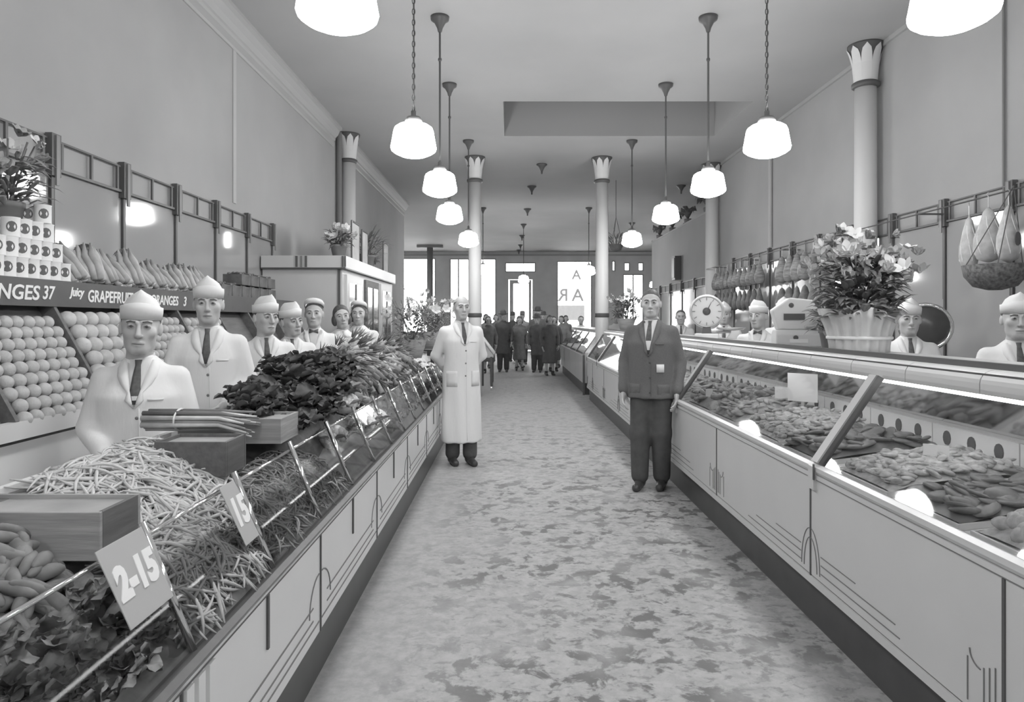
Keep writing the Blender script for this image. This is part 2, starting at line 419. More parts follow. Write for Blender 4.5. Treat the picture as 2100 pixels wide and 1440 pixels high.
# dark space and stored greenery above the low part of the right wall
for i, (yy, hh) in enumerate([(15.2, .45), (16.9, .34), (18.5, .42), (20.1, .32)]):
    t = thing('stored_palm', ['dry palm fronds stored above the low right wall, nearest the wall column',
        'dark bundle of fronds above the low wall, second from the wall column', 'dark fronds above the low wall behind a globe lamp', 'fronds above the far end of the low right wall'][i], 'plant', (XR+.1, yy, 3.89), group='greenery on the low wall')
    MB().lathe([(.08, 0), (.10, .1), (.09, .12)], 10).build('pot', M_pot, t)
    for k in range(9):
        a = 2*PI*k/9+i; l = hh*random.uniform(.8, 1.2)
        pts = [(0, 0, .1), (l*.4*math.cos(a)*.4, l*.5*math.sin(a), .1+l*.6), (l*.45*math.cos(a), l*1.1*math.sin(a), .1+l*.75), (l*.5*math.cos(a), l*1.6*math.sin(a), .1+l*.5)]
        MB().tube(pts, [.01, .05, .06, .01], 6, flat=.2).build('frond', M_leaf, t)
t = thing('wall_speaker', 'small dark box fixed on the right wall below the ledge', 'speaker', (XR, 17.3, 2.52))
MB().box(-.16, 0, -.16, .16, 0, .6).build('housing', M_dark, t); MB().box(-.175, -.16, -.13, .13, .05, .55).build('grille', M_line, t)

# ---- pendant lamps
def globe_mesh():
    b = MB(); b.lathe([(.06, .14), (.12, .125), (.148, .105), (.158, .08), (.172, .0), (.182, -.055), (.176, -.075), (.15, -.095), (.10, -.118), (.05, -.13), (.005, -.133)], 28); return b.mesh('globe', M_globe, True)
gm = globe_mesh()
fit = MB().lathe([(.02, .24), (.02, .2), (.055, .19), (.07, .16), (.07, .135), (.05, .13)], 20).mesh('holder', mat('lamp_brass', 120, .4, metal=.3), True)
canopy = MB().lathe([(.02, -.16), (.03, -.12), (.06, -.06), (.095, -.035), (.1, 0)], 20).mesh('ceiling_canopy', M_dark, True)
link_me = MB().loft([[(.011*math.cos(a)+.004*math.cos(q)*math.cos(a), .004*math.sin(q), .022*math.sin(a)*1.2+.004*math.cos(q)*math.sin(a)) for q in [2*PI*k/5 for k in range(5)]] for a in [2*PI*k/12 for k in range(12)]], closed=True).mesh('chain_link', M_dark, True)
def lamp(x, y, label, chain=False, z=2.93, lit=True):
    t = thing('pendant_lamp', label, 'lamp', (x, y, z), group='opal globe pendant lamps')
    link('globe', gm, t); link('holder', fit, t); link('ceiling_canopy', canopy, t, (0, 0, ZC-z))
    if chain:
        zz = .26; k = 0
        while zz < ZC-z-.16:
            link('chain_link', link_me, t, (0, 0, zz), (0, 0, (k % 2)*PI/2)); zz += .043; k += 1
        MB().tube([(.004, 0, .24), (.004, 0, ZC-z-.14)], .004, 5).build('cord', M_dark, t)
    else:
        MB().tube([(0, 0, .2), (0, 0, ZC-z-.1)], .011, 8).build('rod', M_dark, t)
        MB().lathe([(.011, -.02), (.02, -.01), (.02, .01), (.011, .02)], 8, (0, 0, ZC-z-.45)).build('coupling', M_dark, t)
    return t
rows = [(3.05, True), (5.45, True), (7.2, False), (9.25, False), (12.15, False)]
nm = ['nearest, cut by the top of the frame', 'second from the front, hanging on a chain', 'third from the front, on a rod', 'fourth from the front, on a rod', 'fifth from the front, beside the free-standing column']
for i, (y, ch) in enumerate(rows):
    lamp([-.77, -.77, -.74, -.82, -.74][i], y, 'lit opal globe lamp in the left row, '+nm[i], ch)
    lamp([1.98, 2.05, 2.09, 2.11, 2.17][i], y, 'lit opal globe lamp in the right row, '+nm[i], ch)
lamp(-.77, 19.4, 'lit opal globe lamp hidden mostly behind the left free-standing column')
lamp(2.24, 19.4, 'lit opal globe lamp hanging before the right shop window', z=2.9)
lamp(.45, 22.7, 'small distant lit globe lamp hanging before the entrance door', z=2.85)
lamp(-.77, .75, 'unseen lit globe lamp added to the left row above the photographer'); lamp(2.0, .75, 'unseen lit globe lamp added to the right row above the photographer')  # unseen pair added overhead as a light source for the near end
lamp(-.77, -1.6, 'unseen lit globe lamp added to the left row behind the photographer'); lamp(2.0, -1.6, 'unseen lit globe lamp added to the right row behind the photographer')  # unseen pair added behind the camera to light the room
for x, y, lb in ((-4.6, 22.5, 'near fill lamp added out of view in the left front bay'), (-4.6, 27.5, 'far fill lamp added out of view in the left front bay'), (5.8, 22.5, 'near fill lamp added out of view in the right front bay'), (5.8, 27.5, 'far fill lamp added out of view in the right front bay')):
    lamp(x, y, 'lit opal globe, '+lb)  # hidden lamps added in the side bays to brighten the street end
for i, (x, y) in enumerate([(.65, 14.0), (.52, 16.3), (.5, 19.6), (.45, 25.7), (.44, 28.9), (.4, 31.0), (4.06, 16.2), (4.0, 22.4)]):
    t = thing('ceiling_rosette', ['dark cone rosette on the ceiling, largest of the middle row', 'dark cone rosette on the ceiling, second largest of the middle row', 'dark cone rosette of the middle row, third largest',
        'small dark rosette of the middle row above the door', 'smaller dark rosette of the middle row above the door', 'smallest dark rosette at the end of the middle row', 'dark cone rosette on the ceiling above the low right wall', 'small dark rosette on the ceiling near the far right lamp'][i], 'fixture', (x, y, ZC), group='ceiling rosettes')
    MB().lathe([(.02, -.15), (.035, -.11), (.07, -.05), (.11, -.02), (.11, 0)], 14).build('cone', M_dark, t, True)
    MB().lathe([(.012, -.2), (.02, -.19), (.02, -.15)], 8).build('tip', M_dark, t)

# ---- mirror panels and the slim metal frame above them, both side walls
def mirror_wall(xw, sgn, ys, label, z0, wall, ztop=2.66):
    fr = thing('mirror_frame', label, 'mirror frame', (xw, 0, 0))
    X = lambda a: sgn*a
    y0, y1 = ys[0], ys[-1]
    def bar(name, a0, a1, ya, yb, za, zb, m_=M_dark):
        p, q = sorted((X(a0), X(a1))); MB().box(p, q, ya, yb, za, zb).build(name, m_, fr)
    for i in range(len(ys)-1):
        MB().box(*sorted((xw+X(.004), xw+X(.012))), ys[i]+.02, ys[i+1]-.02, z0, ztop-.2).build('mirror_panel', M_mirror, wall)
        bar('top_rail', .02, .035, ys[i]+.06, ys[i+1]-.06, ztop-.012, ztop)
        bar('lower_rail', .015, .04, ys[i]+.05, ys[i+1]-.05, ztop-.20, ztop-.182)
        mid = (ys[i]+ys[i+1])/2
        for yy in (ys[i]+.09, mid, ys[i+1]-.09):
            bar('upright', .02, .035, yy-.010, yy+.010, ztop-.183, ztop-.012)
    for y in ys:
        bar('post_block', .01, .055, y-.045, y+.045, ztop-.24, ztop+.03)
        bar('post_strip', .055, .066, y-.016, y+.016, ztop-.30, ztop+.02, M_line)
        bar('post', .012, .03, y-.012, y+.012, z0, ztop-.24)
        bar('post_beading', .012, .02, y+.03, y+.036, ztop-.95, ztop-.24)
    return fr
mirror_wall(XL, 1, [1.12+.81*k for k in range(1, 10)], 'slim dark frame with post blocks above the left wall mirrors', 1.73, wl)
mirror_wall(XR, -1, [3.1+.905*k for k in range(0, 12)], 'slim dark frame with post blocks above the right wall mirrors', 1.0, wr)
mirror_wall(XR, -1, [14.6+1.2*k for k in range(0, 6)], 'farther slim dark frame along the low right wall', 1.0, wr, 2.45)
# ================================================================== people
def head_parts(s, vox, female=False):
    J = .92 if female else 1.0
    def fn(P):
        P = P.copy(); P[..., 0] = np.abs(P[..., 0])
        d = f_ell(P, (0, .012, .030), (.079, .097, .088))
        d = smin(d, f_ell(P, (0, -.018, -.036), (.065*J, .074, .076)), .03)
        d = smin(d, f_cap(P, (0, -.068, -.090), (.014*J, -.064, -.090), .021*J, .021*J), .028)
        d = smin(d, f_cap(P, (.040*J, .0, -.068), (.016, -.058, -.098), .018, .016), .02)
        d = smin(d, np.linalg.norm(P-np.array((.044, -.060, -.018)), axis=-1)-.021, .02)
        d = smin(d, f_cap(P, (.046, -.080, .029), (.012, -.092, .026), .008, .009), .012)
        d = ssub(d, np.linalg.norm(P-np.array((.031, -.106, .010)), axis=-1)-.017, .010)
        d = smin(d, f_ell(P, (.031, -.082, .009), (.0165, .014, .0125)), .004)
        d = smin(d, f_cap(P, (0, -.090, .020), (0, -.113, -.031), .0075, .0125*J), .008)
        d = smin(d, np.linalg.norm(P-np.array((.0115, -.100, -.034)), axis=-1)-.0085, .006)
        d = smin(d, f_cap(P, (.021, -.085, -.065), (0, -.094, -.061), .005, .0065), .006)
        d = smin(d, f_cap(P, (.016, -.084, -.075), (0, -.092, -.075), .006, .0075), .006)
        d = ssub(d, f_cap(P, (.025, -.092, -.069), (0, -.102, -.068), .0022, .0026), .003)
        d = smin(d, f_ell(P, (.079, .014, -.004), (.011, .019, .031)), .007)
        d = smin(d, f_cap(P, (0, .012, -.075), (0, .03, -.19), .052*J, .058*J), .025)
        return d
    return surf(fn, (-.1, -.135, -.2), (.1, .115, .125), vox)
def hand_parts(vox, curl=.5):
    # hand along -z from the wrist, palm facing +x side (inner), thumb towards -y
    def chain(base, dirs, L, r):
        p = np.array(base, float); out = []
        for dv, l, rr in zip(dirs, L, r):
            q = p+np.array(dv)*l; out.append((p, q, rr[0], rr[1])); p = q
        return out
    segs = []
    for i, (y, l) in enumerate([(-.030, .94), (-.010, 1.0), (.010, .95), (.029, .78)]):
        c1, c2, c3 = curl*.5, curl*1.2, curl*1.9
        dr = [(math.sin(a), (i-1.5)*.05, -math.cos(a)) for a in (c1, c2, c3)]
        segs += chain((0, y, -.088), dr, (.040*l, .028*l, .022*l), ((.0092, .0085), (.0085, .0078), (.0078, .0065)))
    th = chain((.006, -.030, -.030), [(.45, -.62, -.64), (.45, -.30, -.84), (.4, -.1, -.9)], (.036, .030, .022), ((.0125, .0105), (.0105, .0095), (.0095, .0075)))
    def fn(P):
        d = f_ell(P, (0, -.001, -.055), (.017, .043, .050))
        d = smin(d, f_cap(P, (0, 0, .03), (0, 0, -.03), .026, .024), .015)
        for a, b, ra, rb in segs: d = smin(d, f_cap(P, a, b, ra, rb), .004)
        for a, b, ra, rb in th: d = smin(d, f_cap(P, a, b, ra, rb), .006)
        return d
    return surf(fn, (-.04, -.09, -.19), (.11, .06, .05), vox)
_hc = {}
def cached(key, fn):
    if key not in _hc: _hc[key] = fn()
    return _hc[key]
def xf(vf, M): 
    v = np.asarray(vf[0]); R = np.array(M.to_3x3()); t = np.array(M.translation); f = vf[1]
    if M.determinant() < 0: f = np.asarray(f)[:, ::-1]
    return (v@R.T+t, f)
ARM = {   # elbow, wrist for the left (+x) arm at 1.75 m, person faces -y
    'side': ((.255, .03, 1.14), (.25, -.06, .90)),
    'relaxed': ((.245, .05, 1.12), (.235, -.06, .87)),
    'behind': ((.25, .10, 1.13), (.10, .19, .95)),
    'counter': ((.27, -.06, 1.17), (.21, -.28, 1.05)),
    'lap': ((.245, .0, 1.13), (.13, -.2, 1.02)),
}
def person(label, x, y, face=0.0, H=1.75, arms=('side', 'side'), wear='coat', hat='cap', hair='short', lod=1, group=None, lean=0.0,
           headyaw=0.0, headroll=0.0, headpitch=0.0, girth=1.0, tie='tie', coat_m=None, legs_m=None, hem=None, skin=None, hatm=None, hairm=None, z=0.0, feet=((-.10, 0), (.10, 0)), hair_bald=False, female=False, paper=False):
    coat_m = coat_m or (M_cloth if wear in ('coat', 'smock', 'dress') else M_suit); legs_m = legs_m or M_trouser; skin = skin or M_skin; hairm = hairm or M_hair
    t = thing('person', label, 'person', (x, y, z), face, group)
    s = H/1.75; vb = [.03, .022, .016][lod]; vh = [.010, .0075, .0045][lod]; vd = [.0075, .0058, .0042][lod]
    g = girth
    lx, ly = lean, 0.0
    prof = [(.84, .150*g, .108*g, .012), (.93, .172*g, .118*g, .012), (1.05, .150*g, .108*g, .0), (1.15, .150*g, .110*g, -.004), (1.28, .170*g, .118*g, 0), (1.36, .172, .108, .008), (1.42, .140, .085, .014), (1.47, .075, .065, .02), (1.52, .05, .05, .02)]
    sh = (.182, .012, 1.385)
    A = []
    for k, nme in ((1, arms[0]), (-1, arms[1])):
        e, wv = ARM[nme] if isinstance(nme, str) else nme
        A.append(((k*sh[0], sh[1], sh[2]), (k*e[0], e[1], e[2]), (k*wv[0], wv[1], wv[2])))
    L = []
    for k, ft in ((-1, feet[0]), (1, feet[1])):
        L.append(((k*.08, .01, .90), ((k*.09+ft[0])/2, ft[1]/2-.01, .49), (ft[0], ft[1]+.02, .09)))
    def skinfn(P):
        d = f_prof(P, prof)
        for a, e, wv in A:
            d = smin(d, f_cap(P, a, e, .048, .040), .03); d = smin(d, f_cap(P, e, wv, .041, .026), .015)
        for h, kn, an in L:
            d = smin(d, f_cap(P, h, kn, .082, .056), .03); d = smin(d, f_cap(P, kn, an, .055, .036), .02)
            d = smin(d, f_cap(P, (an[0], an[1]+.02, .035), (an[0], an[1]-.14, .03), .03, .028), .02)
        return d
    xm = max(.34, max(abs(p[0]) for a in A for p in a)+.07, max(abs(f[0]) for f in feet)+.1)
    y0 = min([-.2]+[p[1]-.08 for a in A for p in a]+[f[1]-.2 for f in feet]); y1 = max([.2]+[p[1]+.08 for a in A for p in a]+[f[1]+.12 for f in feet])
    parts = [surf(skinfn, (-xm, y0, .0), (xm, y1, 1.54), vb*1.15)]
    hv = cached(('hand', lod), lambda: hand_parts(vd, .5))
    for k, (a, e, wv) in zip((1, -1), A):
        dr = (Vector(wv)-Vector(e)).normalized()
        zax = -dr; yax = Vector((0, 1, 0)); 
        if abs(zax.y) > .85: yax = Vector((0, 0, 1))*(1 if zax.y > 0 else -1)
        inw = Vector((-k, 0, 0)); xax = (inw-zax*inw.dot(zax)).normalized(); yax = zax.cross(xax)
        M = Matrix(((xax.x, yax.x, zax.x, wv[0]+dr.x*.015), (xax.y, yax.y, zax.y, wv[1]+dr.y*.015), (xax.z, yax.z, zax.z, wv[2]+dr.z*.015), (0, 0, 0, 1)))
        if k < 0: M = M @ Matrix.Diagonal((1, -1, 1, 1))
        parts.append(xf(hv, M))
    hs_ = 1.05/max(.9, min(s, 1.0))
    HM = Matrix.Translation((0, -.012, 1.628+.11*(hs_-1))) @ Euler((headpitch, headroll, headyaw)) .to_matrix().to_4x4() @ Matrix.Diagonal((hs_, hs_, hs_, 1))
    hd = cached(('head', lod, female), lambda: head_parts(1, vh, female))
    parts.append(xf(hd, HM))
    S = Matrix.Diagonal((s, s, s, 1)); 
    def sc_(vf): 
        v = np.asarray(vf[0])*s
        if lx: v = v.copy(); v[:, 0] += lx*(v[:, 2]/H)**1.5
        return (v, vf[1])
    lk = lambda nme, vfs, m_, par=None: link(nme, mesh_vf(nme, [sc_(q) for q in vfs], m_), par or t)
    body = lk('body', parts, skin)
    def mbl(nme, mb, m_, hm=False, smooth=True):
        if hm: mb.xform(HM)
        return lk(nme, [(np.array(mb.v), np.zeros((0, 4), int))], m_) if False else _mbl(nme, mb, m_, smooth)
    def _mbl(nme, mb, m_, smooth):
        v = np.array(mb.v)*s
        if lx: v[:, 0] += lx*(v[:, 2]/H)**1.5
        mb.v = [tuple(q) for q in v]; return mb.build(nme, m_, t, smooth)
    # eyes, brows, mouth
    if lod >= 1:
        for k in (-1, 1):
            e = mbl('eye', MB().ell((k*.031, -.0905, .0085), (.0125, .0075, .0058), 10, 6), M_eye, True)
            b2 = MB().ell((k*.0305, -.0965, .0085), (.0062, .0035, .0062), 8, 5); mbl('iris', b2, M_iris, True).parent = e
            mbl('eyebrow', MB().tube([(k*.050, -.0835, .026), (k*.034, -.099, .0315), (k*.014, -.1025, .028)], [.002, .0035, .003], 6), hairm, True)
        mbl('mouth', MB().tube([(-.024, -.0885, -.0685), (-.010, -.0985, -.068), (0, -.1005, -.0685), (.010, -.0985, -.068), (.024, -.0885, -.0685)], [.0015, .003, .003, .003, .0015], 6), M_lip, True)
    # hair
    def hairfn(P):
        d = f_ell(P, (0, .014, .035), (.081, .101, .089))
        if female:
            Q = P.copy(); Q[..., 0] = np.abs(Q[..., 0])
            d = smin(d, f_ell(Q, (.070, .02, -.035), (.030, .055, .055)), .02); d = smin(d, f_ell(Q, (0, .075, -.03), (.07, .045, .06)), .02)
            cut = (.075-1.25*(P[..., 1]+.075))-P[..., 2]; cut = np.minimum(cut, np.maximum(-.035-P[..., 1], -.1-P[..., 2])+.0)
        else:
            cut = (.090-.95*(P[..., 1]+.075))-P[..., 2]
        d = np.maximum(d, cut)
        if hair_bald: d = np.maximum(d, P[..., 2]-.055+.2*(P[..., 1]))
        return d
    if hair:
        hvf = cached(('hair', lod, female, hair_bald), lambda: surf(hairfn, (-.115, -.1, -.11), (.115, .13, .135), vh*1.25))
        lk('hair', [xf(hvf, HM)], hairm)
    # clothes
    sl = .012 if wear != 'suit' else .014
    hemz = hem if hem is not None else {'coat': .52, 'smock': .78, 'suit': .76, 'dress': .36}[wear]
    low = (.185*g, .135*g) if wear != 'suit' else (.190*g, .135*g)
    flare = {'coat': (.205*g, .165*g), 'smock': (.195*g, .15*g), 'suit': (.20*g, .148*g), 'dress': (.23, .20)}[wear]
    cp = [(hemz, flare[0], flare[1], .01), (.93, .188*g, .135*g, .01), (1.06, .172*g, .128*g, -.004), (1.16, .170*g, .130*g, -.008), (1.29, .186*g, .134*g, -.004), (1.36, .188, .122, .006), (1.41, .170, .105, .012), (1.45, .122, .085, .018), (1.505, .062, .064, .02)]
    ph = random.uniform(0, 6)
    def coatfn(P):
        th = np.arctan2(P[..., 1], P[..., 0]); zf = np.clip((1.15-P[..., 2])/.5, 0, 1)
        d = f_prof(P, cp)+.0045*np.sin(7*th+ph+3*P[..., 2])*zf
        for a, e, wv in A:
            w2 = tuple(np.array(wv)-.0*np.array(wv))
            wob = .003*np.sin(38*P[..., 2]+ph+9*P[..., 1])
            d = smin(d, f_cap(P, (a[0]*.96, a[1], a[2]-.004), e, .064, .056), .04)
            d = smin(d, f_cap(P, e, w2, .059, .046)+wob, .015)
        return d
    cvf = surf(coatfn, (-xm-.03, y0, hemz), (xm+.03, y1, 1.52), vb)
    coat = lk({'coat': 'coat', 'smock': 'coat', 'suit': 'jacket', 'dress': 'dress'}[wear], [cvf], coat_m)
    bv = BVHTree.FromPolygons([Vector(p) for p in cvf[0]], [tuple(q) for q in cvf[1].tolist()])
    def patch(nme, rows_, m_, off, par=None, thick=.004):
        vv = []; n = len(rows_[0])
        for layer in (off, off-thick-.01):
            for r_ in rows_:
                for (px, pz) in r_:
                    h = bv.ray_cast(Vector((px, -1, pz)), Vector((0, 1, 0)))
                    yv = h[0].y if h[0] is not None else -.10
                    vv.append((px, yv-layer, pz))
        ff = []; N = len(rows_)*n
        for i in range(len(rows_)-1):
            for j in range(n-1):
                a = i*n+j; ff.append((a, a+1, a+n+1, a+n)); ff.append((N+a, N+a+n, N+a+n+1, N+a+1))
        bd = [j for j in range(n)]+[i*n+n-1 for i in range(1, len(rows_))]+[(len(rows_)-1)*n+j for j in range(n-2, -1, -1)]+[i*n for i in range(len(rows_)-2, 0, -1)]
        for i in range(len(bd)):
            a, b2 = bd[i], bd[(i+1) % len(bd)]; ff.append((b2, a, N+a, N+b2))
        v = np.array(vv)*s
        if lx: v[:, 0] += lx*(v[:, 2]/H)**1.5
        mb = MB(); mb.add(v.tolist(), ff); return mb.build(nme, m_, par or t, True)
    if wear in ('coat', 'suit', 'smock') and lod >= 1:
        vb_ = 1.24 if wear == 'coat' else 1.17
        us = np.linspace(0, 1, 7)
        tops = 1.492
        patch('shirt', [[(xx*(1-u)*.060, tops-u*(tops-vb_)) for xx in np.linspace(-1, 1, 7)] for u in us*.97], M_shirt, .004)
        if tie == 'tie':
            patch('tie', [[(xx*w2, zz) for xx in (-1, -.33, .33, 1)] for zz, w2 in ((1.482, .017), (1.455, .013), (1.40, .019), (1.33, .024), (vb_+.02, .014))], M_tie, .010)
        elif tie == 'bow':
            patch('bow_tie', [[(xx*.045, 1.468+yy*(.018*abs(xx)+.006)) for xx in (-1, -.4, 0, .4, 1)] for yy in (1, 0, -1)], M_tie, .014)
        for k in (-1, 1):
            rows2 = []
            for u in np.linspace(0, 1, 7):
                zz = tops-.012-u*(tops-vb_-.012); inner = k*(.060*(1-u)+.002); wdt = .052*math.sin(PI*min(1, u*1.25+.12))**.7 if u < .7 else .052*(1-u)/.3*.95+.003
                rows2.append([(inner+k*wdt*q, zz) for q in (0, .5, 1)])
            patch('lapel', rows2, coat_m, .010)
        for q in range(3):
            zz = vb_-.05-q*.13
            if zz < hemz+.05: break
            h = bv.ray_cast(Vector((.012, -1, zz)), Vector((0, 1, 0)))
            if h[0] is not None: mbl('button', MB().ell((.012, h[0].y-.002, zz), (.009, .004, .009), 8, 5), M_line if wear != 'suit' else M_dark)
        # front opening edge and pockets
        patch('front_edge', [[(.020, zz), (.024, zz)] for zz in np.linspace(vb_, hemz+.03, 12)], coat_m, .005)
        for k in (-1, 1):
            patch('pocket', [[(k*(.075+.10*q), zz) for q in (0, .33, .66, 1)] for zz in ((.93, .90, .86, .80) if wear != 'coat' else (.98, .95, .88, .82))], coat_m, .005)
        patch('breast_pocket', [[(.06+.07*q, zz) for q in (0, .5, 1)] for zz in (1.285, 1.275)], coat_m, .006)
        if paper: patch('paper_tag', [[(.070+.060*q, zz) for q in (0, .5, 1)] for zz in (1.105, 1.07, 1.035)] , M_paper, .016)
        cr = []
        for zz, rr in ((1.475, .072), (1.515, .062), (1.52, .056), (1.48, .06)):
            cr.append([(rr*math.cos(a), .018+rr*math.sin(a)*1.0, zz-(.018 if math.sin(a) < -.3 else 0)) for a in [2*PI*q/20 for q in range(20)]])
        mbl('collar', MB().loft(cr, closed=True), M_shirt)
    elif wear == 'dress' and lod >= 1:
        for k in (-1, 1): patch('collar', [[(k*(.012+.062*q+.02*u), 1.480-u*.07) for q in (0, .5, 1)] for u in (0, .5, 1)], coat_m, .010)
        patch('brooch', [[(-.012+.024*q, zz) for q in (0, 1)] for zz in (1.405, 1.375)], M_tie, .012)
    # trousers / shoes
    lr = .8 if hemz < .4 else 1.0
    def legfn(P):
        d = f_cap(P, (-.06, .01, .93), (.06, .01, .93), .115*g, .115*g)
        for h, kn, an in L:
            d = smin(d, f_cap(P, h, kn, .108*lr, .088*lr), .04); d = smin(d, f_cap(P, kn, (an[0], an[1], .11), .088*lr, .076), .03)
        return np.maximum(d, .045-P[..., 2])
    if wear != 'dress':
        lk('trousers', [surf(legfn, (-xm, y0, .05), (xm, y1, 1.06), vb)], legs_m)
    for h, kn, an in L:
        def shoefn(P):
            d = smin(f_cap(P, (an[0], an[1]+.03, .045), (an[0]*1.06, an[1]-.16, .030), .044, .036), f_cap(P, (an[0], an[1]+.01, .06), (an[0], an[1], .10), .046, .05), .03)
            return np.maximum(d, .001-P[..., 2])
        lk('shoe', [surf(shoefn, (an[0]-.07, an[1]-.22, 0), (an[0]+.07, an[1]+.1, .16), .010 if lod else .016)], M_shoe)
    # hats
    if hat == 'cap':
        hm_ = hatm or M_paper
        rings = []; n = 24
        def el(rx, ry, cy, zz, peak=0): zz -= .012; return [(rx*math.cos(a), cy+ry*math.sin(a), zz+peak*max(0, -math.sin(a))**2) for a in [2*PI*k/n for k in range(n)]]
        c1 = [el(.084, .105, .010, .050), el(.088, .110, .008, .085, .010), el(.088, .112, .006, .108, .016), el(.084, .106, .006, .109, .016), el(.078, .1, .008, .09, .01), el(.080, .1, .010, .052)]
        mbl('cap_cuff', MB().loft(c1, closed=True), hm_, True)
        c2 = [el(.080, .100, .008, .075), el(.076, .102, .004, .112, .006), el(.060, .101, .0, .142, .008), el(.034, .096, -.002, .163, .010), el(.014, .09, -.004, .171, .012), el(.004, .085, -.006, .173, .012)]
        mbl('cap_crown', MB().loft(c2), hm_, True)
    elif hat == 'fedora':
        hm_ = hatm or M_darkpaint
        mbl('hat', MB().lathe([(.085, .06), (.14, .055), (.15, .065), (.14, .07), (.092, .072), (.092, .09), (.085, .15), (.06, .175), (.03, .165), (.005, .16)], 20, (0, .01, 0), sx=.92), hm_, True)
    elif hat == 'band':
        n = 20
        mbl('headband', MB().loft([[(rr*.088*math.cos(a), .012+rr*.104*math.sin(a), zz-.35*(rr*.104*math.sin(a))) for a in [2*PI*k/n for k in range(n)]] for rr, zz in ((1.0, .066), (1.02, .10), (.93, .115), (.93, .07))], closed=True), hatm or M_paper, True)
    return t

P_ = person
g1 = 'clerks behind the produce counter'
P_('balding man in long white coat, hands behind his back, before the produce counter', -.51, 7.15, .32, 1.745, ('behind', 'behind'), 'coat', None, 'short', 2, hem=.235, hair_bald=True, girth=1.06, feet=((-.085, .02), (.085, -.05)), hairm=M_greyhair, headyaw=.0)
P_('man in dark suit with a white paper tag standing before the meat case', 1.265, 6.12, -.36, 1.765, ('relaxed', 'relaxed'), 'suit', None, 'short', 2, girth=1.12, feet=((-.095, -.05), (.085, .03)), paper=True, headyaw=.1, lean=.0, hem=.80)
P_('smiling clerk in white coat and cap, nearest behind the produce counter', -1.74, 3.22, .30, 1.555, ('lap', 'lap'), 'coat', 'cap', 'short', 2, g1, headyaw=.12, headroll=.05, girth=1.18)
P_('tall clerk in white coat and cap, second nearest behind the produce counter', -1.92, 4.35, .30, 1.71, ('lap', 'lap'), 'coat', 'cap', 'short', 2, g1, headyaw=.05, girth=1.06)
P_('clerk with a pointed paper cap beside the berry boxes, looking to his left', -1.88, 5.25, .45, 1.615, ('lap', 'lap'), 'coat', 'cap', 'short', 2, g1, headyaw=.35)
P_('clerk with tilted paper cap in front of the refrigerator, looking aside', -1.93, 6.02, .45, 1.58, ('lap', 'lap'), 'coat', 'cap', 'short', 2, g1, headyaw=.4, headroll=-.1)
P_('clerk with a white headband and bow tie in front of the refrigerator', -1.90, 6.62, .2, 1.665, ('lap', 'lap'), 'coat', 'band', 'short', 1, g1, tie='bow')
P_('dark-haired woman clerk with turned head, left of the two women', -1.79, 7.25, .2, 1.64, ('lap', 'lap'), 'dress', None, 'short', 1, g1, female=True, headroll=-.12, headyaw=.2)
P_('woman clerk in white collared uniform with a white headband, right of the two women', -1.74, 7.86, .1, 1.68, ('lap', 'lap'), 'dress', 'band', 'short', 1, g1, female=True)
g2 = 'clerks behind the meat case'
P_('blurred clerk in white coat at the right edge, cut by the frame', 3.34, 4.5, -.45, 1.60, ('lap', 'lap'), 'coat', 'cap', 'short', 2, g2, girth=1.15)
P_('clerk in white coat and low cap beside the black slicing machine', 3.27, 5.6, -.35, 1.60, ('lap', 'lap'), 'coat', 'cap', 'short', 2, g2, girth=1.1)
P_('clerk in white cap and bow tie between the two white scales', 2.62, 7.2, -.5, 1.64, ('lap', 'lap'), 'coat', 'cap', 'short', 1, g2, tie='bow', headyaw=-.3)
P_('clerk in white cap half hidden behind the near white scale', 3.25, 8.1, -.4, 1.71, ('lap', 'lap'), 'coat', 'cap', 'short', 1, g2)
P_('clerk in white cap under the hanging sausages', 2.85, 9.1, -.3, 1.68, ('lap', 'lap'), 'coat', 'cap', 'short', 1, g2)
P_('bareheaded clerk far down the meat case, left of the far white scale', 3.0, 12.0, -.2, 1.66, ('lap', 'lap'), 'coat', None, 'short', 1, g2)
P_('bareheaded clerk in pale coat at the far right case', 2.72, 17.5, -.2, 1.66, ('lap', 'lap'), 'coat', None, 'short', 0, g2)
P_('small clerk in pale coat farthest along the right case', 2.12, 20.4, 0, 1.6, ('lap', 'lap'), 'coat', None, 'short', 0, g2)
g3 = 'customers near the entrance'
D1 = mat('dark_overcoat', 92, .9, .06, 10); D2 = mat('mid_overcoat', 118, .9, .08, 10); D3 = mat('grey_overcoat', 138, .9, .08, 10)
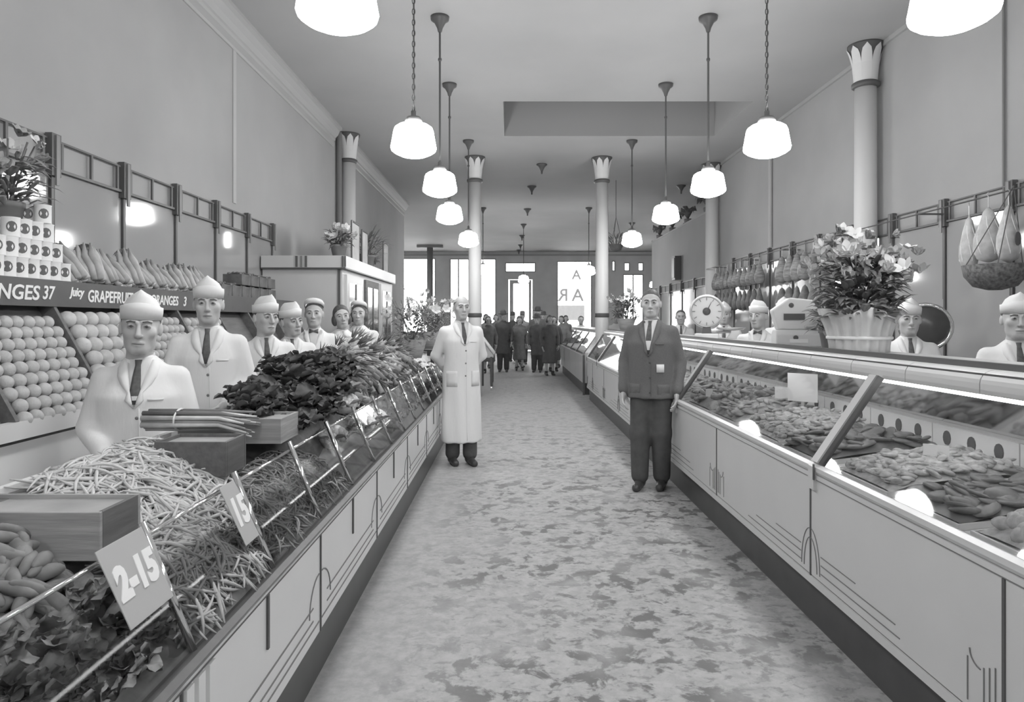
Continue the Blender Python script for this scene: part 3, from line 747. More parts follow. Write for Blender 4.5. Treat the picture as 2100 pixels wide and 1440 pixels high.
crowd = [('customer in pale coat at the left of the group by the door', -.75, 21.3, 1.68, D3, None, True), ('customer in dark hat and long dark coat, second from the left by the door', -.2, 19.9, 1.74, D1, 'fedora', False),
  ('customer in grey coat standing behind the front row by the door', .42, 23.3, 1.76, D3, 'fedora', False), ('customer in mid-grey coat left of the dark pair', .28, 20.4, 1.58, D2, None, True),
  ('customer in broad black coat, left one of the dark pair', .78, 19.7, 1.62, D1, 'fedora', False), ('customer in black coat, right one of the dark pair', 1.28, 20.1, 1.60, D1, None, True),
  ('tall customer in dark hat behind the dark pair', .86, 21.2, 1.86, D2, 'fedora', False), ('customer in dark coat between the door and the dark pair', .3, 21.8, 1.62, D2, None, True),
  ('customer in grey coat at the far left of the group', -.62, 19.4, 1.6, D2, None, True), ('customer in dark coat before the far case', 1.08, 18.6, 1.62, D1, None, True), ('customer in dark hat far back before the door', .1, 25.0, 1.75, D1, 'fedora', False), ('customer in dark hat far back right of the door', 1.2, 24.4, 1.76, D2, 'fedora', False), ('customer in pale coat far back by the right window', 2.0, 24.5, 1.66, D3, None, True), ('customer in dark coat far back left of the door', -.5, 24.0, 1.7, D2, None, True),
  ('woman in light grey coat right of the dark pair by the window', 1.62, 21.5, 1.62, D3, None, True)]
for lb, x, y, h, cm, ht, fem in crowd:
    P_(lb, x, y, random.uniform(-.4, .4), h, ('side', 'relaxed'), 'coat' if not fem else 'dress', ht, 'short', 0, g3, coat_m=cm, female=fem, hatm=D1)
# ================================================================== fixtures
def wb(mb, name, m, parent, smooth=False, root=None):      # vertices given in room coordinates, parented to a thing or part
    o = mb.build(name, m, parent, smooth); o.matrix_parent_inverse = Matrix.Translation(-Vector((root or parent).location)); return o
def sub(mb, name, m, part, smooth=False):                  # sub-part, vertices in room coordinates (part made by wb)
    o = mb.build(name, m, part, smooth); return o
# ---- produce counter (left)
LC = thing('produce_counter', 'long white enamel produce counter with sloped glass guard on the left', 'counter', (-1.1, 4.8, 0))
Y0, Y1 = .4, 9.0
wb(MB().box(-1.42, -.81, Y0, Y1, 0, .262), 'plinth', M_black, LC)
wb(MB().box(-1.45, -.785, Y0, Y1, .262, .66), 'body', M_enamel, LC)
wb(MB().prism_y([(-.785, .66), (-1.45, .66), (-1.45, 1.0), (-1.41, 1.0), (-.815, .68)], Y0, Y1), 'sloped_deck', M_woodd, LC)
wb(MB().box(-1.475, -1.45, Y0, Y1, .262, 1.02), 'back_board', M_enamel, LC)
wb(MB().prism_y([(-.752, .645), (-.752, .668), (-.772, .676), (-.785, .66)], Y0, Y1), 'front_rail', M_darkpaint, LC)
wb(MB().box(-.753, -.749, Y0, Y1, .655, .663), 'rail_highlight', M_chrome, LC)
seams = [.42+1.16*k for k in range(8)]+[Y1]
for i in range(len(seams)-1):
    a, b = seams[i], seams[i+1]
    p = wb(MB().box(-.785, -.762, a+.006, b-.006, .256, .645), 'front_panel', M_enamel, LC)
    for z in (.30, .335, .385):
        sub(MB().box(-.763, -.7595, a+.10 if z > .32 else a+.02, b-.10 if z > .32 else b-.02, z-.003, z+.003), 'inlay', M_line, p)
    if b-a > .8:
        pts = [(-.761, a+.02+.13*math.sin(q), .36+.13*math.cos(q)) for q in np.linspace(0, PI/2, 8)]
        sub(MB().tube(pts, .003, 5), 'inlay', M_line, p); pts = [(-.761, b-.02-.13*math.sin(q), .36+.13*math.cos(q)) for q in np.linspace(0, PI/2, 8)]
        sub(MB().tube(pts, .003, 5), 'inlay', M_line, p)
        mid = (a+b)/2-.02
        sub(MB().box(-.763, -.755, mid-.007, mid+.007, .47, .64), 'inlay_bar', M_dark, p)
for a in seams[1:-1]:
    wb(MB().box(-.78, -.757, a-.006, a+.006, .256, .645), 'seam_strip', M_dark, LC)
for yy in (1.60, 1.66, 1.72): wb(MB().box(-.762, -.748, yy-.018, yy+.018, .27, .64), 'fluted_pilaster', M_enamel, LC)
posts = [.57*k for k in range(1, 16)]
gt = (-.918, .958); gb = (-.785, .672)
for i in range(len(posts)):
    y = posts[i]
    wb(MB().tube([(gb[0]-.008, y, gb[1]), (gt[0]-.005, y, gt[1]+.035)], [.011, .011], 6), 'glass_post', M_chrome, LC, True)
    if i < len(posts)-1:
        ya, yb2 = y+.014, posts[i+1]-.014
        dx, dz = .0045, .002
        wb(MB().add([(gb[0]-.004, ya, gb[1]), (gb[0]-.004, yb2, gb[1]), (gt[0], yb2, gt[1]), (gt[0], ya, gt[1])], [(0, 1, 2, 3)]), 'glass_pane', M_caseglass, LC)
        wb(MB().tube([(gt[0], ya, gt[1]), (gt[0], yb2, gt[1])], .006, 6), 'glass_edge', M_chrome, LC, True)
        if 5 <= i: wb(MB().tube([(gb[0]-.06, ya, gb[1]+.11), (gb[0]-.06, yb2, gb[1]+.11)], .004, 5), 'ticket_rail', M_chrome, LC, True)
def zdeck(x): return float(np.interp(x, [-1.41, -.815], [1.0, .68]))

# ---- fruit display on the left wall
FR = thing('fruit_display', 'tall fruit rack with sloping bins and dark lettered sign board on the left wall', 'fruit rack', (-2.6, 4.8, 0))
FY0, FY1 = 2.36, 7.9
dv = [2.36, 3.05, 3.74, 4.43, 5.12, 5.81, 6.5, 7.19, 7.9]
wb(MB().box(XL+.03, -2.24, FY0, FY1, 0, .94), 'base_cabinet', M_enamel, FR)
wb(MB().prism_y([(-2.24, .94), (-2.24, 1.0), (-2.60, 1.60), (XL+.03, 1.60), (XL+.03, .94)], FY0, FY1), 'bin_slope', M_woodd, FR)
wb(MB().box(-2.235, -2.19, FY0, FY1, .965, 1.045), 'front_board', M_white, FR)
wb(MB().box(XL+.03, -2.50, FY0, FY1, 1.69, 1.72), 'top_shelf', M_darkpaint, FR)
wb(MB().box(-2.515, -2.49, FY0, FY1, 1.575, 1.715), 'sign_board', mat('sign_board', 86, .6, .05, 6), FR)
for a in dv:
    wb(MB().prism_y([(-2.22, .97), (-2.20, 1.05), (-2.50, 1.585), (-2.60, 1.585), (-2.60, 1.5)], a-.012, a+.012), 'divider', M_woodd, FR)
def sign_txt(txt, y, size, z=1.645, sx=1.0, shear=0.0):
    o = text('lettering', txt, size, M_ink, FR, (0, 0, 0), (0, 0, 0), shear, 1.0, .002)
    o.matrix_parent_inverse = Matrix.Translation(-Vector(FR.location)); o.location = (-2.488, y, z); o.rotation_euler = (PI/2, 0, PI/2); o.scale = (sx, 1, 1)
sign_txt('ORANGES', 3.33, .105, 1.64, 1.15, .15); sign_txt('37', 3.675, .10, 1.645, .9, .2)
sign_txt('Juicy', 3.92, .07, 1.66, .9, .3); sign_txt('GRAPEFRUIT', 4.26, .10, 1.64, .85, .1)
sign_txt('ORANGES', 4.92, .095, 1.64, .9, .15); sign_txt('3', 5.22, .10, 1.64, 1, .2); sign_txt('ORANGES', 5.75, .09, 1.64, .9, .15)

# ---- refrigerator cabinet behind the clerks
RF = thing('refrigerator', 'large white walk-in refrigerator with glass doors behind the clerks', 'refrigerator', (-2.45, 10.1, 0))
M_fr = mat('refrigerator_enamel', 178, .4, .02, 2)
fx0, fx1, fy0, fy1 = XL+.03, -1.98, 8.05, 11.45
wb(MB().box(fx0, fx1, fy0, fy1, 0, 2.12), 'body', M_fr, RF)
wb(MB().box(fx0, fx1+.05, fy0-.05, fy1+.05, 2.12, 2.26), 'cornice', M_fr, RF)
wb(MB().box(fx0, fx1+.055, fy0-.055, fy1, 2.105, 2.12), 'dark_band', M_dark, RF)
for dx in (.42, .475, .53): wb(MB().box(fx0+dx-.012, fx0+dx+.012, fy0-.062, fy0-.05, 2.125, 2.255), 'ornament_bar', M_dark if dx != .475 else M_line, RF)
for dx in (.0, .03): wb(MB().box(fx1+.02+dx-.009, fx1+.02+dx+.009, fy0-.062, fy0-.05, 2.125, 2.255), 'ornament_bar', M_dark, RF)
wb(MB().box(fx1-.05, fx1-.02, fy0-.012, fy0, .1, 2.1), 'corner_strip', M_dark, RF)
for i in range(3):
    a = fy0+.12+i*1.08
    p = wb(MB().box(fx1, fx1+.03, a, a+.9, .5, 2.05), 'door', M_woodd if i % 2 else M_fr, RF)
    sub(MB().box(fx1+.03, fx1+.036, a+.10, a+.80, .62, 1.95), 'pane', mat_mirror('door_glass', .8, .12), p)
    sub(MB().box(fx1+.03, fx1+.045, a+.43, a+.47, .62, 1.95), 'mullion', M_dark, p)
    sub(MB().tube([(fx1+.06, a+.05, 1.2), (fx1+.06, a+.05, 1.4)], .012), 'handle', M_chrome, p)

# ---- meat case (right)
RC = thing('meat_case', 'long pale enamel refrigerated meat case with sloped glass along the right aisle', 'display case', (1.9, 7.2, 0))
R0, R1 = .5, 12.95
XF_ = 1.46; SZ = .80; GX, GZ = 1.768, 1.237; LX = 2.28
wb(MB().box(1.505, LX, R0, R1, 0, .235), 'plinth', M_black, RC)
wb(MB().box(1.485, LX, R0, R1, .235, .70), 'body', M_enamel_r, RC)
wb(MB().prism_y([(1.485, .70), (1.50, .775), (2.2, .855), (2.2, .70)], R0, R1), 'display_deck', M_white, RC)
wb(MB().box(2.2, LX, R0, R1, .70, 1.24), 'back_wall', M_enamel_r, RC)
wb(MB().add([(2.195, R0, .99), (2.195, R1, .99), (2.12, R1, 1.22), (2.12, R0, 1.22)], [(0, 1, 2, 3)]), 'back_mirror', mat_mirror('case_mirror', .6, .1), RC)
wb(MB().prism_y([(1.462, .765), (1.452, .78), (1.452, .80), (1.475, .812), (1.505, .80), (1.505, .765)], R0, R1), 'sill', M_enamel_r, RC)
wb(MB().box(1.456, 1.485, R0, R1, .742, .762), 'sill_band', M_enamel_r, RC)
wb(MB().box(1.458, 1.470, R0, R1, .737, .7425), 'sill_groove', M_line, RC)
wb(MB().box(1.456, 1.485, R0, R1, .226, .262), 'base_band', M_enamel_r, RC)
wb(MB().box(1.464, 1.478, R0, R1, .262, .268), 'base_groove', M_line, RC)
sm = [2.02-1.42]+[2.02, 3.32, 4.83, 6.28, 7.73, 9.18, 10.63, 12.08, R1]
for i in range(len(sm)-1):
    a, b = sm[i], sm[i+1]
    p = wb(MB().box(1.462, 1.485, a+.007, b-.007, .268, .737), 'front_panel', M_enamel_r, RC)
    wb(MB().box(1.4585, 1.484, b-.006, b+.006, .262, .735), 'seam_strip', M_dark, RC)
    arch_b = i % 2 == 1; arch_a = i % 2 == 0
    for side, on in ((b, arch_b), (a, arch_a)):
        sg = -1 if side == b else 1
        if on and i > 0:
            for rr, hh in ((.10, .20), (.07, .155)):
                pts = [(1.4605, side+sg*(rr*math.cos(q)), .29+hh*math.sin(q)) for q in np.linspace(0, PI/2-.08, 9)]
                sub(MB().tube(pts, .0022, 5), 'inlay', M_line, p)
            for z, l in ((.385, .32), (.345, .62), (.305, .9)):
                l = min(l, (b-a)/2)
                sub(MB().box(1.4595, 1.4625, *sorted((side+sg*.11, side+sg*(.11+l))), z-.002, z+.002), 'inlay', M_line, p)
        elif i > 0:
            for q in (.035, .06, .085):
                sub(MB().box(1.4595, 1.4625, side+sg*q-.002, side+sg*q+.002, .29, .47-.5*q), 'inlay', M_line, p)
            pts = [(1.4605, side+sg*(.10+.05*math.sin(q)), .46-.045*math.cos(q)*1.0) for q in np.linspace(0, PI/2, 6)]
            sub(MB().tube(pts, .0025, 5), 'inlay', M_line, p)
            sub(MB().box(1.4595, 1.4625, side+sg*.16-.002, side+sg*.16+.002, .29, .43), 'inlay', M_line, p)
# glass and mullions
mu = [.6, 3.29, 6.0, 8.75, 11.45, R1-.05]
def gp(u, off=0.0):       # point on the glass slope, offset outwards
    nx, nz = -(GZ-SZ-.01), (GX-1.478); L_ = math.hypot(nx, nz); return (1.478+(GX-1.478)*u+nx/L_*off, SZ+.01+(GZ-SZ-.01)*u+nz/L_*off)
for i, y in enumerate(mu):
    lo0, lo1, hi1, hi0 = gp(0, -.005), gp(0, .022), gp(.975, .022), gp(.985, -.005)
    wb(MB().prism_y([lo0, lo1, hi1, hi0], y-.045, y+.022), 'mullion', mat('mullion_metal', 160, .4), RC)
    wb(MB().prism_y([gp(0, -.01), gp(0, .024), gp(.975, .024), gp(.98, -.01)], y-.061, y-.045), 'mullion_gasket', M_dark, RC)
    wb(MB().box(1.446, 1.470, y-.035, y+.025, .69, .80), 'mullion_foot', M_enamel_r, RC)
    wb(MB().box(1.442, 1.448, y-.045, y-.035, .74, .815), 'foot_clip', M_dark, RC)
    if i < len(mu)-1:
        a, b = gp(0, .006), gp(1, .006)
        wb(MB().add([(a[0], y+.04, a[1]), (a[0], mu[i+1]-.065, a[1]), (b[0], mu[i+1]-.065, b[1]), (b[0], y+.04, b[1])], [(3, 2, 1, 0)]), 'glass_pane', M_caseglass, RC)
# rounded ledge tiles with joints
ty = [1.6]; 
while ty[-1] < R1-.3: ty.append(ty[-1]+.485)
ty[-1] = R1; ty = [R0, 1.115]+ty
arc = [(GX, GZ-.012)]+[(GX+.055-.055*math.cos(q), 1.262+.05*math.sin(q)) for q in np.linspace(0, PI/2, 6)]
for i in range(len(ty)-1):
    a, b = ty[i]+.003, ty[i+1]-.003
    wb(MB().prism_y([(2.30, GZ-.012)]+[(2.30, 1.312)]+arc[::-1], a, b), 'ledge_tile', M_enamel_r, RC)
wb(MB().box(GX+.012, 2.29, R0, R1, GZ-.005, 1.30), 'ledge_core', M_dark, RC)
wb(MB().box(GX+.085, GX+.115, R0, R1, 1.312, 1.336), 'ledge_rail', M_dark, RC)
# lamp strip under the ledge: lit tube inside the case
wb(MB().tube([(GX+.07, R0+.1, GZ-.03), (GX+.07, R1-.1, GZ-.03)], .012, 8), 'lit_tube', mat_emit('lit_case_tube', 9.0), RC, True)
wb(MB().prism_y([(GX+.02, GZ-.012), (GX+.13, GZ-.012), (GX+.12, GZ-.02), (GX+.03, GZ-.02)], R0, R1), 'tube_reflector', M_white, RC)
# perforated trim inside
for k in range(20):
    a = R0+.6+k*.6
    if a+.6 > R1: break
    p = wb(MB().box(2.165, 2.185, a+.004, a+.596, .85, .975), 'vent_strip', M_enamel, RC)
    for q in range(3): sub(MB().prism_x([(a+.12+.18*q+.028*math.cos(t_), .918+.036*math.sin(t_)) for t_ in np.linspace(0, 2*PI, 12, endpoint=False)], 2.160, 2.166), 'vent_hole', M_dark, p)
# end panels
for y in (R0, R1): wb(MB().prism_y([(1.485, .7), (1.478, SZ), (GX, GZ), (LX, GZ), (LX, .7)], y-.01, y+.01), 'end_panel', M_enamel_r, RC)
def zmeat(x): return float(np.interp(x, [1.5, 2.2], [.775, .855]))
# ---- farther case beyond the column
R2 = thing('meat_case', 'shorter white display case farther along the right aisle, beyond the column', 'display case', (1.85, 16.6, 0))
a, b = 13.75, 19.6
wb(MB().box(1.505, 2.3, a, b, 0, .235), 'plinth', M_black, R2)
wb(MB().box(1.485, 2.3, a, b, .235, .80), 'body', M_enamel_r, R2)
for k in range(4):
    wb(MB().box(1.462, 1.485, a+k*1.46+.01, a+k*1.46+1.45, .24, .79), 'front_panel', M_enamel_r, R2)
    g0, g1 = gp(0, .006), gp(1, .006)
    wb(MB().add([(g0[0], a+k*1.46+.03, g0[1]), (g0[0], a+k*1.46+1.43, g0[1]), (g1[0], a+k*1.46+1.43, g1[1]), (g1[0], a+k*1.46+.03, g1[1])], [(3, 2, 1, 0)]), 'glass_pane', M_caseglass, R2)
    wb(MB().prism_y([gp(0, -.005), gp(0, .02), gp(1, .02), gp(1, -.005)], a+k*1.46-.03, a+k*1.46+.03), 'mullion', M_dark if k else M_chrome, R2)
wb(MB().box(1.5, 2.2, a, b, .80, .84), 'tray', M_white, R2)
wb(MB().box(2.2, 2.3, a, b, .80, 1.24), 'back_wall', M_enamel_r, R2); wb(MB().box(GX, 2.3, a, b, 1.24, 1.31), 'ledge', M_enamel_r, R2)
wb(MB().box(1.46, 1.50, a-.06, a-.02, 0, .8), 'end_post', M_dark, R2)
wb(MB().tube([(GX+.07, a+.1, GZ-.02), (GX+.07, b-.1, GZ-.02)], .012, 8), 'lit_tube', mat_emit('lit_case_tube', 9.0), R2, True)
# ---- back counter along the right wall
BC = thing('back_counter', 'low white work counter along the right wall behind the clerks', 'counter', (3.8, 7.5, 0))
wb(MB().box(3.62, 3.98, 3.0, 13.4, .1, .90), 'body', M_enamel_r, BC); wb(MB().box(3.59, 3.98, 3.0, 13.4, .90, .94), 'worktop', M_white, BC); wb(MB().box(3.68, 3.98, 3.0, 13.4, 0, .1), 'plinth', M_black, BC)
# ---- small display on casters beyond the left man
DS = thing('display_stand', 'narrow wheeled display stand with slanted top beyond the man in the long coat', 'stand', (-.72, 15.0, 0))
for x in (-.40, -1.0):
    for y in (14.6, 15.6):
        l = wb(MB().box(x-.025, x+.025, y-.025, y+.025, .1, .72), 'leg', M_dark, DS)
        sub(MB().lathe([(.02, -.02), (.05, -.018), (.05, .018), (.02, .02)], 14).xform(Matrix.Translation((x, y-.02, .05)) @ Matrix.Rotation(PI/2, 4, 'Y')), 'caster', M_chrome, l)
wb(MB().prism_y([(-.36, .70), (-.36, .76), (-.66, 1.16), (-1.04, 1.16), (-1.04, .70)], 14.6, 15.6), 'slanted_case', M_enamel_r, DS)
wb(MB().prism_y([(-.352, .765), (-.335, .775), (-.645, 1.19), (-.665, 1.175)], 14.58, 15.62), 'top_frame', M_steel, DS)
wb(MB().box(-.62, -.56, 14.56, 14.6, .1, .7), 'end_post', M_dark, DS)
# ================================================================== produce and goods on the left
def vmesh(name, m, mb, smooth=True): return mb.mesh(name, m, smooth)
def noise_ell(r, amp, seed, nu=12, nv=9):
    b = MB().ell((0, 0, 0), r, nu, nv); rg = random.Random(seed); ph = [rg.uniform(0, 6) for _ in range(6)]
    out = []
    for x, y, z in b.v:
        k = 1+amp*(math.sin(ph[0]+x/r[0]*2.1+z/r[2]*1.3)+math.sin(ph[1]+y/r[1]*2.4)+math.sin(ph[2]+z/r[2]*3.1+x/r[0]*1.7))
        out.append((x*k, y*k, z*k))
    b.v = out; return b
# citrus in the bins
def bin_fruit(name, label, group, m, r, y0, y1, seed):
    me = [vmesh(name, m, noise_ell((r, r, r*.96), .008, seed+i, 14, 9)) for i in range(2)]
    sl = Vector((-.36, 0, .60)).normalized(); nr = Vector((.60, 0, .36)).normalized()
    L_ = .64; rows_ = int(L_/(r*1.78)); n = int((y1-y0-.03)/(2*r))
    for i in range(rows_):
        off = r if i % 2 else 0
        for k in range(n):
            y = y0+.02+r+k*2*r*((y1-y0-.04)/(2*r*n))+off*.6
            if y > y1-r*.9: continue
            p = Vector((-2.24, y, 1.0))+sl*(r*.9+i*r*1.78)+nr*(r*1.02+.004)
            if p.z > 1.57: continue
            o = link(name, me[(i+k) % 2], None, tuple(p+Vector((random.uniform(-.003, .003), 0, 0))), (random.uniform(0, 6), random.uniform(0, 6), 0))
            tag(o, label, name.replace('_', ' ') if name != 'grapefruit' else 'grapefruit', group)
bin_fruit('orange', 'pale orange stacked in the nearest sloping bin under the ORANGES sign', 'oranges in the nearest bin', M_orange, .036, 3.062, 3.728, 1)
bin_fruit('grapefruit', 'large grapefruit stacked in the bin under the GRAPEFRUIT sign', 'grapefruit in the second bin', M_grape, .048, 3.752, 4.418, 5)
bin_fruit('orange', 'small orange stacked in the bin behind the nearest clerk', 'oranges in the third bin', M_orange, .036, 4.442, 5.108, 9)
bin_fruit('orange', 'orange stacked in the bin behind the tall clerk', 'oranges in the fourth bin', M_orange, .040, 5.132, 5.798, 13)
# cans on the top shelf
canm = [MB().lathe([(.040, 0), (.0425, .002), (.0425, .005), (.041, .008), (.041, .096), (.0425, .099), (.0425, .102), (.039, .102), (.038, .098)], 18).mesh('can', M_paper, True)]
discm = MB().add([(.0415*math.cos(a*.5)*1.01, .0415*math.sin(a*.5)*1.01, z) for z in (0,) for a in (0,)], []).v
def emblem():
    b = MB(); n = 12; ring = []
    for k in range(n):
        yy = .025*math.cos(2*PI*k/n); zz = .052+.028*math.sin(2*PI*k/n); a = yy/.0418; ring.append((.0418*math.cos(a), .0418*math.sin(a), zz))
    c0 = len(b.v); b.add(ring+[(.0422, 0, .052)], [(k, (k+1) % n, n) for k in range(n)]); return b.mesh('emblem', mat('can_emblem', 92, .5), True)
em = emblem()
tiers = [(0, 7, 3.385), (1, 6, 3.40), (2, 4, 3.50), (3, 1, 3.74)]
for t_, n, ys in tiers:
    for rw in (0, 1):
        for k in range(n):
            o = thing('can', ['white can with dark round emblem in the bottom tier on the top shelf', 'white can with dark round emblem in the second tier', 'white can with dark round emblem in the third tier', 'single white can on top of the stack of cans'][t_] if not (t_ == 3 and rw) else 'can at the very top behind another can', 'can',
                (-2.56-.088*rw, ys+k*.0865, 1.7205+t_*.1025), -.8+random.uniform(-.15, .15), 'emblem cans on the top shelf')
            link('tin', canm[0], o); link('emblem', em, o)
# celery-like bunches along the shelf
stalk = [MB().tube([(0, 0, -.005), (0, 0, 0), (0, .006, .09), (.005, -.006, .18), (.01, .012, .27)], [.012, .024, .028, .024, .006], 8, flat=.8).mesh('stalk', mat('celery_stalk_%d' % k, 156+16*k, .5, .12, 12), True) for k in range(3)]
tuft = MB()
for k in range(10):
    a = k*.63; tuft.tube([(0, 0, 0), (.03*math.cos(a), .03*math.sin(a), .03), (.05*math.cos(a), .05*math.sin(a), .02)], [.004, .016, .002], 5, flat=.3)
tuft = tuft.mesh('leaf_tuft', M_leaf2, True)
for i in range(12):
    y = 4.05+i*.155
    o = thing('celery_bunch', 'leaning celery bunch on the top shelf, number %s from the cans' % ['one', 'two', 'three', 'four', 'five', 'six', 'seven', 'eight', 'nine', 'ten', 'eleven', 'twelve', 'thirteen', 'fourteen', 'fifteen'][i], 'celery', (-2.545, y, 1.735), 0, 'celery on the top shelf')
    o.rotation_euler = (random.uniform(-.2, .1), -.72+random.uniform(-.25, .25), random.uniform(-.3, .3)); o.scale = (1, 1, random.uniform(.8, 1.0))
    for k in range(7):
        a = k*.9; link('stalk', stalk[k % 3], o, (.030*math.cos(a), .042*math.sin(a), .005), (.06*math.sin(a), .06*math.cos(a), a))
    link('leaf_tuft', tuft, o, (0, 0, .25))
# berry boxes
bx_me = MB().box(-.09, .09, -.11, .11, 0, .012).box(-.09, -.08, -.11, .11, .012, .10).box(.08, .09, -.11, .11, .012, .10).box(-.08, .08, -.11, -.10, .012, .10).box(-.08, .08, .10, .11, .012, .10).mesh('crate', mat('berry_box', 92, .7, .2, 10))
fr_me = MB()
for k in range(40): fr_me.ell((random.uniform(-.07, .07), random.uniform(-.09, .09), .10+random.uniform(-.01, .015)), (.014,)*3, 6, 4)
fr_me = fr_me.mesh('berries', mat('dark_berry', 98, .4, .3, 40), True)
k = 0
for tier, n, ys in ((0, 6, 6.1), (1, 4, 6.55)):
    for q in range(n):
        o = thing('berry_box', ['dark box of small fruit on the shelf, lower tier', 'dark box of small fruit on the shelf, upper tier'][tier], 'box', (-2.62, ys+q*.232, 1.7205+tier*.1165), 0, 'fruit boxes on the top shelf, tier %s' % ('one', 'two')[tier])
        link('crate', bx_me, o); stuff(link('berries', fr_me, o))
# ---- flowers and potted plants
petal = MB()
for i in range(4):
    u = [0, .4, .75, 1][i]; w_ = [.006, .022, .018, .002][i]; petal.v += [(-w_, 0, u*.07+0), (0, .006*math.sin(u*3), u*.07-.004), (w_, 0, u*.07)]
petal.f = [(0, 1, 4, 3), (1, 2, 5, 4), (3, 4, 7, 6), (4, 5, 8, 7), (6, 7, 10, 9), (7, 8, 11, 10)]
def flower_mesh(m, n=6, open_=.9, s=1.0, seed=0):
    b = MB()
    for k in range(n):
        q = MB(); q.v = list(petal.v); q.f = list(petal.f)
        q.xform(Matrix.Rotation(2*PI*k/n, 4, 'Z') @ Matrix.Rotation(open_, 4, 'X') @ Matrix.Scale(s, 4)); b.add(q.v, q.f)
    b.ell((0, 0, .008), (.012*s, .012*s, .012*s), 6, 4); return b.mesh('flower', m, True)
FL = [flower_mesh(M_petal, 6, .9, 1.1), flower_mesh(M_petal2, 8, .8, .8), flower_mesh(M_petal, 5, 1.1, .7)]
def leaf_blob(n, R, h0, h1, seed, wl=(.012, .035), ll=(.10, .22), flat=.15):
    rg = random.Random(seed); b = MB()
    for k in range(n):
        a = rg.uniform(0, 2*PI); u = rg.random()**.6; el = rg.uniform(0, 1)
        c0 = Vector((R*.55*u*math.cos(a), R*.55*u*math.sin(a), h0+(h1-h0)*el*.7)); l = rg.uniform(*ll); w_ = rg.uniform(*wl)
        dv_ = Vector((math.cos(a)*rg.uniform(.4, 1), math.sin(a)*rg.uniform(.4, 1), rg.uniform(-.1, .9))).normalized()
        b.tube([c0, c0+dv_*l*.35, c0+dv_*l*.7+Vector((0, 0, -.01)), c0+dv_*l+Vector((0, 0, -.04))], [.003, w_, w_*.8, .002], 5, flat=flat)
    return b
def bouquet(name, label, loc, R, H, pot='pot', nfl=18, nlf=120, seed=0, pot_h=.2, pot_r=.1, leafm=None, group=None, spiky=False, cat='flowers', fl=(0, 1, 2), fs=1.0):
    rg = random.Random(seed); t = thing(name, label, cat, loc, rg.uniform(0, 6), group)
    if pot == 'pot': MB().lathe([(pot_r*.68, 0), (pot_r*.98, pot_h*.85), (pot_r*1.08, pot_h*.86), (pot_r*1.08, pot_h), (pot_r*.95, pot_h), (pot_r*.9, pot_h*.9), (.01, pot_h*.88)], 18).build('pot', M_pot, t, True)
    elif pot == 'wrap':
        b = MB(); n = 108; rings = []
        for u in np.linspace(0, 1, 7):
            rings.append([((pot_r*(.78+.30*u**2))*(1+.055*math.sin(18*a+1))*math.cos(a), (pot_r*(.78+.3*u**2))*(1+.055*math.sin(18*a+1))*math.sin(a), pot_h*u+(.03*math.sin(4*a) if u == 1 else 0)) for a in [2*PI*k/n for k in range(n)]])
        b.loft(rings, True); b.build('paper_wrap', mat('crepe_paper', 182, .8, .04, 10), t, True)
        MB().lathe([(pot_r*.86, pot_h*.33), (pot_r*.9, pot_h*.34), (pot_r*.9, pot_h*.40), (pot_r*.86, pot_h*.41)], 24).build('ribbon', M_paper, t, True)
    elif pot == 'basket':
        MB().lathe([(pot_r*.6, 0), (pot_r*.75, pot_h*.4), (pot_r, pot_h), (pot_r*.92, pot_h), (.01, pot_h*.7)], 18).build('basket', M_wood, t, True)
        MB().tube([(pot_r*math.cos(a), 0, pot_h+ (H*.55)*math.sin(a)) for a in np.linspace(0, PI, 14)], .008, 6).build('handle', M_wood, t, True)
    for k in range(int(8)):
        a = 2*PI*k/8; MB().tube([(0, 0, pot_h*.8), (R*.3*math.cos(a), R*.3*math.sin(a), pot_h+(H-pot_h)*.4), (R*.6*math.cos(a), R*.6*math.sin(a), pot_h+(H-pot_h)*.75)], .005, 5).build('stem', M_leaf, t, True)
    stuff(leaf_blob(nlf, R*1.1, pot_h*.85, H*.92, seed, ll=(.07, .16) if not spiky else (.18, .38), wl=(.012, .03) if not spiky else (.006, .014)).build('foliage', leafm or M_leaf2, t, True))
    for k in range(nfl):
        a = k*2.4; u = math.sqrt((k+.5)/nfl); zz = pot_h+(H-pot_h)*(.35+.65*rg.random()*math.sqrt(max(.05, 1-u*u*.8)))
        x, y = R*u*math.cos(a), R*u*math.sin(a)
        link('flower', FL[fl[k % len(fl)]], t, (x, y, zz), (rg.uniform(-.7, .7)-.8*math.sin(a), rg.uniform(-.3, .3)+.8*math.cos(a), rg.uniform(0, 6)), fs*rg.uniform(.8, 1.25))
    return t
bouquet('flower_vase', 'leafy flowers in a pot behind the stacked cans, at the left edge', (-2.68, 3.64, 1.9305), .2, .62, 'pot', 14, 130, 3, .2, .075)
tt = bpy.data.objects.new('tmp', None); bpy.data.objects.remove(tt)
MB().box(-.09, .09, -.09, .09, 0, .209).build('can_carton', M_wood, None, loc=(-2.79, 3.64, 1.7205)); tag(bpy.data.objects['can_carton'], 'plain wooden carton under the flower pot behind the cans', 'box')
bouquet('potted_plant', 'potted flowering plant on the near corner of the refrigerator top', (-2.12, 8.45, 2.2605), .20, .42, 'pot', 10, 90, 5, .17, .10, M_leaf)
bouquet('potted_palm', 'spiky potted palm on the refrigerator between the framed notices', (-2.12, 10.1, 2.2605), .26, .62, 'pot', 0, 80, 6, .2, .12, M_leaf, spiky=True, cat='plant')
bouquet('potted_plant', 'trailing dark plant at the far end of the refrigerator top', (-2.25, 10.8, 2.2605), .2, .36, 'pot', 4, 90, 8, .16, .1, M_leaf)
